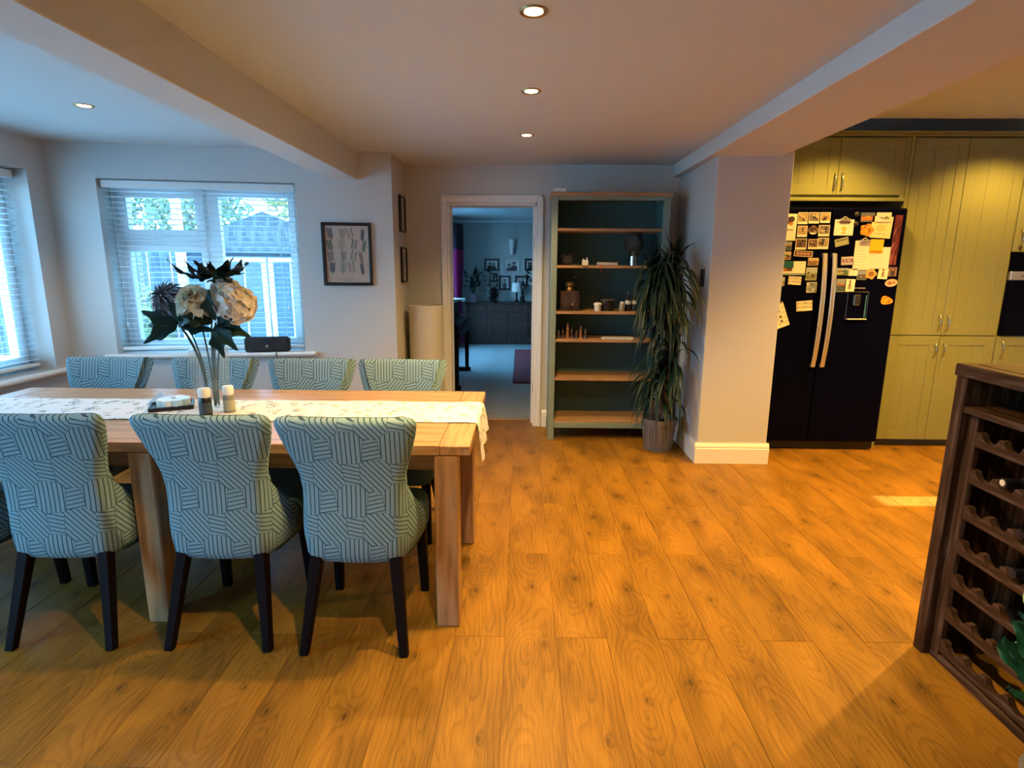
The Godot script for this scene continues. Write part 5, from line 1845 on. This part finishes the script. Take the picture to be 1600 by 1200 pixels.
		if e[0] in ["oval_magnet", "teddy_magnet", "pumpkin_magnet", "orange_magnet", "round_photo"]:
			var lobes: int = {"oval_magnet": 0, "teddy_magnet": 5, "pumpkin_magnet": 5, "orange_magnet": 3, "round_photo": 0}[e[0]]
			part(t, "print", oval_card(w, h, cell(e[7]), lobes), pm)
			continue
		part(t, "print", card(w, h, cell(e[7])), pm)
		if "clipped" in e[1]:
			var cl = part(t, "clip", box(Vector3(w * 0.55, 0.018, 0.012), 0.003, Vector3(0, h / 2.0 - 0.004, 0.007)), M.steel)
			part(cl, "clip_grip", tube([Vector3(-w * 0.15, h / 2.0 + 0.006, 0.006), Vector3(0, h / 2.0 + 0.02, 0.006), Vector3(w * 0.15, h / 2.0 + 0.006, 0.006)], 0.004, 6), M.steel)
		if e[0] == "wall_planner":
			for k in 9:
				var lx := -w / 2.0 + w * (k + 0.5) / 9.0
				part(t, "binding_ring", tube([Vector3(lx, h / 2.0 - 0.008, 0.003), Vector3(lx, h / 2.0 + 0.004, 0.012), Vector3(lx, h / 2.0 + 0.012, 0.004)], 0.0016, 5), M.steel)
		if e[0] == "pumpkin_magnet":
			part(t, "leaf", card(w * 0.4, h * 0.35, cell(49)), pm, Vector3(w * 0.2, h * 0.4, 0.003))
	for k in 2:
		var p := pix_z(1339 - k * 2, 335 + k * 15, z)
		var t = thing("button_magnet", ["small round dark magnet at the top of the fridge, upper of two", "small round dark magnet at the top of the fridge, lower of two"][k], "magnet", p)
		part(t, "button", lathe([Vector2(0, 0), Vector2(0.018, 0), Vector2(0.018, 0.006), Vector2(0.010, 0.012), Vector2(0, 0.013)], 18), mat(lin(0.03, 0.025, 0.03), 0.4), Vector3.ZERO, Vector3(90, 0, 0))

# ---------------------------------------------------------------- wine rack
func scalloped(l, h, d, first, pitch, rad) -> ArrayMesh:
	# runs along +z from 0 to l, notches cut in its upper edge
	var st := st_new()
	var n := int(l / 0.006)
	var top := func(zz):
		var q: float = fposmod(zz - first + pitch / 2.0, pitch) - pitch / 2.0
		if absf(q) < rad:
			return h - sqrt(rad * rad - q * q) * 0.85
		return h
	for k in n:
		var z0: float = l * k / n
		var z1: float = l * (k + 1) / n
		var y0: float = top.call(z0)
		var y1: float = top.call(z1)
		quad(st, Vector3(0, 0, z0), Vector3(0, 0, z1), Vector3(0, y1, z1), Vector3(0, y0, z0))
		quad(st, Vector3(d, 0, z1), Vector3(d, 0, z0), Vector3(d, y0, z0), Vector3(d, y1, z1))
		quad(st, Vector3(0, y0, z0), Vector3(0, y1, z1), Vector3(d, y1, z1), Vector3(d, y0, z0))
		quad(st, Vector3(0, 0, z1), Vector3(0, 0, z0), Vector3(d, 0, z0), Vector3(d, 0, z1))
	quad(st, Vector3(0, 0, 0), Vector3(0, h, 0), Vector3(d, h, 0), Vector3(d, 0, 0))
	quad(st, Vector3(0, h, l), Vector3(0, 0, l), Vector3(d, 0, l), Vector3(d, h, l))
	return st.commit()

func build_rack():
	var fx := 1.548
	var bx := 2.02
	var zf := -2.035
	var zn := -0.95
	var t = thing("wine_rack", "dark wooden wine rack unit with a solid top and scalloped bottle rails", "wine rack", Vector3.ZERO)
	part(t, "top_board", span(Vector3(fx - 0.006, 1.078, zf - 0.006), Vector3(bx + 0.02, 1.122, zn + 0.01), 0.005), M.rack_z)
	part(t, "top_surface", span(Vector3(fx + 0.04, 1.1215, zf + 0.04), Vector3(bx - 0.03, 1.124, zn - 0.03), 0.001), M.rack_x)
	for zz in [zf, zn - 0.05]:
		part(t, "side_panel", span(Vector3(fx, 0, zz), Vector3(bx, 1.078, zz + 0.05), 0.004), M.rack_y)
		part(t, "rack_stile", span(Vector3(fx + 0.028, 0.02, zz + (0.052 if zz < -1.5 else -0.045)), Vector3(fx + 0.05, 0.955, zz + (0.095 if zz < -1.5 else -0.002)), 0.003), M.rack_y)
		part(t, "rack_stile", span(Vector3(fx + 0.25, 0.02, zz + (0.052 if zz < -1.5 else -0.045)), Vector3(fx + 0.272, 0.955, zz + (0.095 if zz < -1.5 else -0.002)), 0.003), M.rack_y)
	part(t, "back_panel", span(Vector3(bx - 0.012, 0.02, zf + 0.05), Vector3(bx, 1.078, zn - 0.05), 0.001), M.rack_y)
	part(t, "shelf", span(Vector3(fx + 0.004, 0.955, zf + 0.05), Vector3(bx - 0.012, 0.977, zn - 0.05), 0.003), M.rack_z)
	var l := zn - zf - 0.10 - 0.086
	var rail := scalloped(l, 0.052, 0.022, 0.058, 0.0935, 0.034)
	var ys := [0.845, 0.711, 0.577, 0.444, 0.310, 0.177, 0.044]
	for y in ys:
		part(t, "bottle_rail", rail, M.rack_z, Vector3(fx + 0.030, y, zf + 0.095))
		part(t, "bottle_rail", rail, M.rack_z, Vector3(fx + 0.25, y, zf + 0.095))
	part(t, "base_rail", span(Vector3(fx + 0.03, 0.0, zf + 0.05), Vector3(fx + 0.05, 0.03, zn - 0.05), 0.002), M.rack_z)
	# bottles lying with their necks towards the room: row, notch, cap
	var bottle := st_new()
	add_lathe(bottle, [Vector2(0, 0), Vector2(0.034, 0), Vector2(0.0365, 0.006), Vector2(0.0365, 0.19), Vector2(0.030, 0.215), Vector2(0.0145, 0.238), Vector2(0.0135, 0.30), Vector2(0.0155, 0.302), Vector2(0.0155, 0.312), Vector2(0, 0.312)], 20)
	var bm := bottle.commit()
	var foil := lathe([Vector2(0.0142, 0.255), Vector2(0.0145, 0.30), Vector2(0.0165, 0.3005), Vector2(0.0165, 0.3135), Vector2(0, 0.3137)], 16)
	var cork := lathe([Vector2(0, 0.3138), Vector2(0.011, 0.3138), Vector2(0.010, 0.3155), Vector2(0, 0.316)], 14)
	var label := lathe([Vector2(0.0368, 0.05), Vector2(0.0368, 0.14)], 20)
	var spots := [[1, 1, 0, "dark wine bottle with a pale cork end, second row of the wine rack"], [1, 2, 1, "dark wine bottle with sparkling foil, second row of the wine rack"], [2, 2, 2, "dark wine bottle in the third row of the wine rack"], [3, 2, 2, "dark wine bottle in the fourth row of the wine rack, by the upright"], [3, 3, 2, "dark wine bottle in the fourth row of the wine rack, away from the upright"], [4, 3, 2, "dark wine bottle in the fifth row of the wine rack"]]
	for s in spots:
		var zz: float = zf + 0.095 + 0.058 + 0.0935 * s[1]
		var b = thing("wine_bottle", s[3], "bottle", Vector3(fx + 0.33, ys[s[0]] + 0.0215 + 0.0375, zz), 0.0, "wine bottles lying in the rack")
		b.rotation_degrees.z = 90.0
		part(b, "bottle_body", bm, M.mirror_dark)
		part(b, "label_band", label, M.cream if s[2] == 0 else M.rubber)
		part(b, "foil", foil, M.black if s[2] != 1 else M.mirror_dark)
		part(b, "cork", cork, mat(lin(0.62, 0.50, 0.34), 0.7) if s[2] == 0 else M.black)
	# crinkled leafy plant standing by the rack
	var r := RandomNumberGenerator.new()
	r.seed = 61
	var p = thing("leafy_plant", "green crinkle-leaved potted plant on the floor beside the wine rack", "potted plant", Vector3(1.42, 0, -1.30))
	part(p, "pot", lathe([Vector2(0, 0), Vector2(0.055, 0), Vector2(0.07, 0.13), Vector2(0.075, 0.13), Vector2(0.075, 0.145), Vector2(0.066, 0.145), Vector2(0.064, 0.12), Vector2(0, 0.12)], 24), M.pot)
	var lm := []
	for k in 3:
		var st := st_new()
		var rows := []
		for i in 9:
			var v := i / 8.0
			var row := []
			for j in 7:
				var u := -1.0 + j / 3.0
				var hw := 0.062 * sin(PI * (0.08 + 0.86 * pow(v, 0.75)))
				row.append(Vector3(u * hw, v * 0.13, 0.007 * sin(u * 9.0 + v * 11.0 + k) - 0.03 * v * v))
			rows.append(row)
		add_grid(st, rows, false)
		lm.append(st.commit())
	var pale := mat(lin(0.22, 0.34, 0.17), 0.5)
	var teal := mat(lin(0.008, 0.075, 0.058), 0.5)
	for k in 16:
		var az := -PI / 2.0 + 1.5 * sin(k * 2.39996)
		var h := 0.34 + 0.22 * ((k * 7) % 16) / 16.0
		var o = part(p, "leaf", lm[k % 3], pale if h > 0.52 else teal)
		o.transform = Transform3D(Basis(Vector3.UP, az) * Basis(Vector3.RIGHT, 0.8 + r.randf() * 0.8), Vector3(sin(az) * 0.045, h, cos(az) * 0.045))
		part(p, "stalk", tube([Vector3(0, 0.11, 0), Vector3(sin(az) * 0.02, h * 0.7, cos(az) * 0.02), Vector3(sin(az) * 0.045, h, cos(az) * 0.045)], 0.003, 5), M.stem)

# ---------------------------------------------------------------- things on the walls and sill
func framed(called, label, at, turn, w, h, fw, fm, print_mat, mount = 0.0, mount_mat = null, group = ""):
	# hangs with its back on local z = 0, facing +z
	var t = thing(called, label, "picture", at, turn, group)
	add_frame(t, -w / 2, w / 2, -h / 2, h / 2, 0.001, 0.022, fw, fm)
	part(t, "backing", span(Vector3(-w / 2 + 0.004, -h / 2 + 0.004, 0.0005), Vector3(w / 2 - 0.004, h / 2 - 0.004, 0.006), 0.0), M.black)
	if mount > 0.0:
		part(t, "mount", span(Vector3(-w / 2 + fw - 0.002, -h / 2 + fw - 0.002, 0.006), Vector3(w / 2 - fw + 0.002, h / 2 - fw + 0.002, 0.009), 0.0), mount_mat)
	part(t, "print", card(w - 2 * fw - 2 * mount, h - 2 * fw - 2 * mount, Rect2(0, 0, 1, 1), 0.001), print_mat, Vector3(0, 0, 0.0085 if mount > 0 else 0.006))
	part(t, "glazing", span(Vector3(-w / 2 + fw - 0.001, -h / 2 + fw - 0.001, 0.0135), Vector3(w / 2 - fw + 0.001, h / 2 - fw + 0.001, 0.0145), 0.0), M.picture_glass)
	return t

func bay_point(s, y, out) -> Vector3:
	var a := deg_to_rad(BAY)
	return bay_a + Vector3(cos(a), 0, -sin(a)) * s + Vector3(sin(a), 0, cos(a)) * out + Vector3(0, y, 0)

func build_wall_things():
	var frame := mat(lin(0.012, 0.011, 0.015), 0.4)
	framed("picture_frame", "black framed botanical print on the wall right of the blind", bay_point(-0.352, 1.527, 0.001), BAY, 0.372, 0.475, 0.024, frame, printed(botanical_image(), 0.6))
	var sketch := blank(48, 64, lin(0.38, 0.37, 0.29))
	for k in 26:
		ell(sketch, 24 + 12 * sin(k * 2.1), 6 + k * 2.1, 4, 1.5, [lin(0.14, 0.14, 0.09), lin(0.40, 0.38, 0.28)][k % 2], k)
	var sm := printed(sketch, 0.6)
	for k in 2:
		framed("small_picture", ["upper small dark framed sketch on the narrow wall return", "lower small dark framed sketch on the narrow wall return"][k], Vector3(-0.999, 1.86 - k * 0.41, -4.93 - k * 0.01), 90.0, 0.20, 0.29, 0.015, frame, sm, 0.016, mat(lin(0.50, 0.48, 0.40), 0.7))
	# radio on the sill
	var r = thing("radio", "black table radio with an aerial on the window sill", "radio", bay_point(-0.99, 0.7775, 0.005), BAY + 2.0)
	part(r, "radio_body", box(Vector3(0.335, 0.118, 0.06), 0.014, Vector3(0, 0.060, 0)), M.black)
	part(r, "speaker_cloth", box(Vector3(0.30, 0.09, 0.004), 0.004, Vector3(0, 0.060, 0.030)), M.rubber)
	part(r, "display", box(Vector3(0.07, 0.018, 0.003), 0.001, Vector3(-0.01, 0.088, 0.033)), mat(lin(0.015, 0.03, 0.05), 0.2))
	part(r, "tuning_knob", lathe([Vector2(0, 0), Vector2(0.011, 0), Vector2(0.010, 0.008), Vector2(0, 0.009)], 18), M.steel, Vector3(0.0, 0.048, 0.032), Vector3(90, 0, 0))
	part(r, "aerial", tube([Vector3(0.075, 0.115, -0.01), Vector3(-0.02, 0.335, 0.0)], [0.0022, 0.0014], 6), M.mirror_dark)
	part(r, "power_lead", tube([Vector3(0.06, 0.012, -0.028), Vector3(0.064, 0.003, 0.02), Vector3(0.066, -0.004, 0.045), Vector3(0.066, -0.08, 0.046), Vector3(0.06, -0.3, 0.01)], 0.003, 6), M.rubber)
	# drum floor lamp in the corner by the doorway
	var l = thing("floor_lamp", "tall cream drum lamp standing in the corner beside the doorway", "lamp", Vector3(-0.815, 0, -4.955))
	part(l, "lamp_base", lathe([Vector2(0, 0), Vector2(0.12, 0), Vector2(0.12, 0.018), Vector2(0.10, 0.024), Vector2(0, 0.024)], 28), M.steel)
	part(l, "drum_shade", lathe([Vector2(0.142, 0.12), Vector2(0.145, 0.12), Vector2(0.145, 1.112), Vector2(0.142, 1.112), Vector2(0.142, 0.12)], 40), M.cream)
	for y in [0.118, 1.104]:
		part(l, "shade_ring", lathe([Vector2(0.1455, y), Vector2(0.1475, y), Vector2(0.1475, y + 0.01), Vector2(0.1455, y + 0.01)], 40), M.white)
	part(l, "lamp_pole", tube([Vector3(0, 0.02, 0), Vector3(0, 0.7, 0)], 0.012, 10), M.steel)
	# light switch on the pillar side
	var s = thing("light_switch", "black light switch plate on the pillar side wall", "switch", Vector3(1.329, 1.37, -4.31), -90.0)
	part(s, "plate", box(Vector3(0.086, 0.13, 0.008), 0.003, Vector3(0, 0, 0.004)), M.black)
	part(s, "rocker", box(Vector3(0.022, 0.034, 0.006), 0.002, Vector3(0, 0, 0.010)), M.rubber)

# ---------------------------------------------------------------- living room beyond the doorway
func build_living_room():
	var z0 := -5.37
	var zf := -11.22
	solid("floor_living", span(Vector3(-1.75, -0.12, zf - 0.2), Vector3(2.5, -0.002, z0 - 0.0), 0.0), M.living_floor, "pale wooden floor of the living room")
	solid("ceiling_living", span(Vector3(-1.75, 2.30, zf - 0.2), Vector3(2.5, 2.5, z0), 0.0), M.ceiling, "living room ceiling")
	solid("wall_far", span(Vector3(-1.75, -0.1, zf - 0.22), Vector3(2.5, 2.4, zf), 0.0), M.living_wall, "blue-grey far wall of the living room")
	solid("wall_living_right", span(Vector3(2.3, -0.1, zf), Vector3(2.5, 2.4, z0), 0.0), M.living_wall, "living room side wall")
	var lw = struct("wall_living_left", Vector3(-1.28, 0, 0), 90.0, "living room wall with a garden window")
	part(lw, "wall_panel", wall_with_hole(5.25, 11.4, -0.1, 2.4, 8.0, 10.35, 0.35, 2.1, -0.25, 0.0), M.living_wall)
	var w = struct("window_4", Vector3(-1.28, 0, 0), 90.0, "living room garden window")
	add_frame(w, 8.0, 10.35, 0.35, 2.1, -0.2, -0.14, 0.06, M.upvc)
	part(w, "pane", span(Vector3(8.06, 0.41, -0.174), Vector3(10.29, 2.04, -0.17), 0.0), M.glass)
	part(w, "window_sill", span(Vector3(7.95, 0.32, -0.15), Vector3(10.4, 0.35, 0.05), 0.005), M.gloss_white)
	solid("cornice_far", span(Vector3(-1.45, 2.24, zf), Vector3(2.3, 2.30, zf + 0.05), 0.02), M.ceiling, "plaster coving on the far wall")
	# curtain
	var c = thing("curtain", "magenta curtain with a dark top band beside the living room window", "curtain", Vector3(-1.13, 0, -10.40))
	for e in [["curtain_drop", 0.62, 1.72, "curtain"], ["curtain_band", 1.72, 2.16, "curtain_band"], ["curtain_hem", 0.05, 0.62, "curtain"]]:
		var st := st_new()
		for side in [0.0, 0.008]:
			var rows := []
			for i in 7:
				var v := i / 6.0
				var y := lerpf(e[1], e[2], v)
				var gather := 1.0 - 0.42 * exp(-pow((y - 0.85) / 0.35, 2.0))
				var row := []
				for j in 33:
					var u := j / 32.0
					row.append(Vector3(0.045 * sin(u * 30.0) * gather + side + (u - 0.5) * 0.10 * gather, y, (0.5 - u) * 0.42 * gather))
				rows.append(row)
			add_grid(st, rows, false, null, side > 0.0)
		part(c, e[0], st.commit(), M[e[3]])
	part(c, "tie_back", lathe([Vector2(0.13, 0.82), Vector2(0.145, 0.85), Vector2(0.13, 0.88)], 20), M.white, Vector3(0, 0, 0))
	# sideboard
	var zs := -10.75
	var s = thing("sideboard", "long dark carved sideboard against the living room wall", "sideboard", Vector3.ZERO)
	var sx0 := -1.04
	var sx1 := 0.95
	part(s, "carcass", span(Vector3(sx0 + 0.02, 0.09, zf + 0.01), Vector3(sx1 - 0.02, 0.745, zs - 0.01), 0.004), M.sideboard)
	part(s, "top_board", span(Vector3(sx0, 0.745, zf + 0.005), Vector3(sx1, 0.775, zs + 0.02), 0.008), M.sideboard)
	part(s, "plinth", span(Vector3(sx0 + 0.01, 0.0, zf + 0.02), Vector3(sx1 - 0.01, 0.09, zs), 0.006), M.sideboard)
	var n := 5
	var dw := (sx1 - sx0 - 0.06) / n
	var line := mat(lin(0.085, 0.05, 0.038), 0.35)
	for k in n:
		var a := sx0 + 0.03 + dw * k
		var dr = part(s, "drawer", span(Vector3(a + 0.012, 0.61, zs - 0.012), Vector3(a + dw - 0.012, 0.735, zs + 0.004), 0.004), M.sideboard)
		for q in [0.32, 0.68]:
			part(dr, "knob", lathe([Vector2(0, 0), Vector2(0.009, 0.006), Vector2(0, 0.018)], 10), M.brass, Vector3(a + dw * q, 0.672, zs + 0.004), Vector3(90, 0, 0))
		var d = part(s, "door", span(Vector3(a + 0.012, 0.115, zs - 0.012), Vector3(a + dw - 0.012, 0.595, zs + 0.004), 0.004), M.sideboard)
		var pts := []
		for q in [Vector2(-0.5, -0.36), Vector2(-0.36, -0.5), Vector2(0.36, -0.5), Vector2(0.5, -0.36), Vector2(0.5, 0.36), Vector2(0.36, 0.5), Vector2(-0.36, 0.5), Vector2(-0.5, 0.36), Vector2(-0.5, -0.36)]:
			pts.append(Vector3(a + dw / 2 + q.x * (dw - 0.12), 0.355 + q.y * 0.38, zs + 0.006))
		part(d, "moulding", tube(pts, 0.006, 6), line)
		part(d, "door_pull", lathe([Vector2(0, 0), Vector2(0.008, 0.005), Vector2(0, 0.014)], 10), M.brass, Vector3(a + (0.035 if k % 2 == 1 else dw - 0.035), 0.38, zs + 0.004), Vector3(90, 0, 0))
	# framed photographs
	var bf := mat(lin(0.012, 0.010, 0.014), 0.4)
	var silver := mat(lin(0.5, 0.55, 0.56), 0.3, 0.6)
	var ims := [printed(portrait_image(0), 0.5), printed(portrait_image(1), 0.5), printed(portrait_image(2), 0.5)]
	var zz := zf + 0.002
	var G := "framed photographs on the living room wall"
	framed("framed_photo", "black framed photograph of a couple, above the sideboard near the curtain", Vector3(-0.565, 1.462, zz), 0.0, 0.285, 0.225, 0.036, bf, ims[0], 0.0, null, G)
	framed("framed_photo", "silver framed photograph of two people under the wall light", Vector3(-0.185, 1.45, zz), 0.0, 0.30, 0.24, 0.02, silver, ims[1], 0.0, null, G)
	framed("framed_photo", "black framed photograph cut by the door frame", Vector3(0.205, 1.468, zz), 0.0, 0.285, 0.225, 0.036, bf, ims[0], 0.0, null, G)
	framed("framed_photo", "black upright framed portrait above the sideboard", Vector3(-0.318, 1.125, zz), 0.0, 0.215, 0.268, 0.032, bf, ims[2], 0.0, null, G)
	framed("framed_photo", "small dark frame behind the leafy houseplant", Vector3(-0.535, 1.225, zz), 0.0, 0.15, 0.17, 0.03, bf, ims[2], 0.0, null, G)
	framed("framed_photo", "black framed photograph above the white table lamp", Vector3(0.0, 1.165, zz), 0.0, 0.24, 0.19, 0.036, bf, ims[1], 0.0, null, G)
	# wall light
	var wl = thing("wall_light", "slim white uplighter on the living room wall, switched off", "wall light", Vector3(-0.185, 1.80, zf))
	part(wl, "shade", lathe([Vector2(0.0, -0.15), Vector2(0.025, -0.15), Vector2(0.045, 0.02), Vector2(0.068, 0.13), Vector2(0.064, 0.13), Vector2(0.04, 0.02), Vector2(0, -0.13)], 20), M.white, Vector3(0, 0, 0.075))
	part(wl, "wall_plate", box(Vector3(0.05, 0.09, 0.012), 0.003, Vector3(0, 0, 0.006)), M.white)
	part(wl, "bracket", tube([Vector3(0, 0, 0.01), Vector3(0, 0, 0.05)], 0.008, 8), M.white)
	# on the sideboard
	var sy := 0.775
	var p = thing("houseplant", "broad-leaved plant in a mauve pot on the sideboard", "potted plant", Vector3(-0.90, sy, -10.88))
	part(p, "pot", lathe([Vector2(0, 0), Vector2(0.065, 0), Vector2(0.085, 0.16), Vector2(0.078, 0.16), Vector2(0, 0.14)], 20), mat(lin(0.30, 0.22, 0.28), 0.5))
	var big := lobed_leaf(0.18, 0.11, 0.5, 0.5)
	for k in 12:
		var az := k * 2.39996
		var h := 0.26 + 0.30 * k / 12.0
		var o = part(p, "leaf", big, M.leaf_dark)
		o.transform = Transform3D(Basis(Vector3.UP, az) * Basis(Vector3.RIGHT, 0.8 + 0.5 * (k % 3)), Vector3(sin(az) * 0.05, h, cos(az) * 0.05 + 0.03))
		part(p, "stalk", tube([Vector3(0, 0.13, 0), Vector3(sin(az) * 0.05, h * 0.7, cos(az) * 0.03), Vector3(sin(az) * 0.05, h, cos(az) * 0.05 + 0.03)], 0.006, 5), M.stem)
	p = thing("houseplant", "tall leafy plant on the sideboard behind the dark vase", "potted plant", Vector3(-0.56, sy, -11.03))
	part(p, "pot", lathe([Vector2(0, 0), Vector2(0.05, 0), Vector2(0.06, 0.10), Vector2(0.055, 0.10), Vector2(0, 0.09)], 20), M.black)
	for k in 14:
		var az := k * 2.39996
		var h := 0.18 + 0.42 * k / 14.0
		var o = part(p, "leaf", big, M.leaf_dark)
		o.transform = Transform3D(Basis(Vector3.UP, az) * Basis(Vector3.RIGHT, 1.2 + 0.5 * (k % 3)) * Basis().scaled(Vector3(0.6, 0.65, 0.65)), Vector3(sin(az) * 0.07, h, cos(az) * 0.03 + 0.02))
		part(p, "stalk", tube([Vector3(0, 0.08, 0), Vector3(sin(az) * 0.07, h, cos(az) * 0.03 + 0.02)], 0.005, 5), M.stem)
	var v = thing("dark_urn", "dark waisted urn standing on the sideboard", "urn", Vector3(-0.505, sy, -10.80))
	part(v, "urn_body", lathe([Vector2(0, 0), Vector2(0.06, 0), Vector2(0.055, 0.02), Vector2(0.02, 0.05), Vector2(0.065, 0.11), Vector2(0.075, 0.16), Vector2(0.03, 0.20), Vector2(0.055, 0.235), Vector2(0.045, 0.26), Vector2(0.015, 0.275), Vector2(0, 0.29)], 20), M.black_wood)
	for q in [-1.0, 1.0]:
		part(v, "handle", tube([Vector3(q * 0.03, 0.205, 0), Vector3(q * 0.085, 0.215, 0), Vector3(q * 0.09, 0.17, 0), Vector3(q * 0.07, 0.14, 0)], 0.008, 6), M.black_wood)
	var tl = thing("lamp_on_sideboard", "table lamp with a white drum shade on the sideboard", "lamp", Vector3(-0.085, sy, -10.98))
	part(tl, "lamp_base", lathe([Vector2(0, 0), Vector2(0.055, 0), Vector2(0.03, 0.03), Vector2(0.015, 0.08), Vector2(0.022, 0.13), Vector2(0.012, 0.2), Vector2(0, 0.2)], 20), M.black_wood)
	part(tl, "shade", lathe([Vector2(0.092, 0.19), Vector2(0.095, 0.19), Vector2(0.09, 0.355), Vector2(0.087, 0.355), Vector2(0.092, 0.19)], 28), M.white)
	var sc = thing("dark_figurine", "slender dark figurine beside the white table lamp", "figurine", Vector3(0.02, sy, -10.86))
	part(sc, "figure", lathe([Vector2(0, 0), Vector2(0.06, 0), Vector2(0.05, 0.03), Vector2(0.04, 0.10), Vector2(0.018, 0.14), Vector2(0.03, 0.17), Vector2(0.012, 0.21), Vector2(0, 0.24)], 16), M.black_wood)
	for q in [-1.0, 1.0]:
		part(sc, "horn", tube([Vector3(q * 0.008, 0.21, 0), Vector3(q * 0.03, 0.28, 0), Vector3(q * 0.05, 0.36, 0)], [0.01, 0.008, 0.003], 6), M.black_wood)
	p = thing("houseplant", "dark-leaved plant at the doorway end of the sideboard", "potted plant", Vector3(0.30, sy, -10.95))
	part(p, "pot", lathe([Vector2(0, 0), Vector2(0.08, 0), Vector2(0.11, 0.12), Vector2(0.10, 0.22), Vector2(0.06, 0.26), Vector2(0, 0.25)], 20), mat(lin(0.16, 0.25, 0.26), 0.4))
	for k in 16:
		var az := k * 2.39996
		var h := 0.28 + 0.38 * k / 16.0
		var o = part(p, "leaf", big, M.leaf_dark)
		o.transform = Transform3D(Basis(Vector3.UP, az) * Basis(Vector3.RIGHT, 1.0 + 0.4 * (k % 3)), Vector3(sin(az) * 0.09, h, cos(az) * 0.05 + 0.03))
		part(p, "stalk", tube([Vector3(0, 0.24, 0), Vector3(sin(az) * 0.09, h, cos(az) * 0.05 + 0.03)], 0.006, 5), M.stem)
	# dark piano-like cabinet along the left wall, near the doorway
	var d = thing("upright_piano", "dark stepped wooden piano-like cabinet with open legs inside the doorway", "piano", Vector3.ZERO)
	part(d, "upper_case", span(Vector3(-1.25, 0.55, -8.0), Vector3(-0.86, 0.965, -6.65), 0.01), M.black_wood)
	part(d, "lid", span(Vector3(-1.26, 0.965, -8.03), Vector3(-0.82, 0.99, -6.62), 0.008), M.black_wood)
	part(d, "key_shelf", span(Vector3(-0.88, 0.60, -8.04), Vector3(-0.70, 0.68, -6.61), 0.01), M.black_wood)
	part(d, "key_cover", span(Vector3(-0.88, 0.68, -8.02), Vector3(-0.73, 0.78, -6.64), 0.03), M.black_wood)
	part(d, "lower_case", span(Vector3(-1.25, 0.03, -7.98), Vector3(-0.98, 0.55, -6.67), 0.01), M.black_wood)
	for zl in [-6.66, -7.95]:
		part(d, "leg", bar(Vector3(-0.75, 0.60, zl), Vector3(-0.75, 0.05, zl), 0.06, 0.045), M.black_wood)
		part(d, "foot_rail", span(Vector3(-1.24, 0.0, zl - 0.035), Vector3(-0.70, 0.055, zl + 0.035), 0.008), M.black_wood)
	# rug
	var rg = thing("rug", "deep red rug on the living room floor", "rug", Vector3(0.9, 0.0, -8.55))
	part(rg, "pile", box(Vector3(1.98, 0.016, 2.9), 0.006, Vector3(0, 0.006, 0)), M.rug)
	part(rg, "border", box(Vector3(2.0, 0.010, 2.92), 0.004, Vector3(0, 0.003, 0)), mat(lin(0.07, 0.008, 0.03), 0.95))
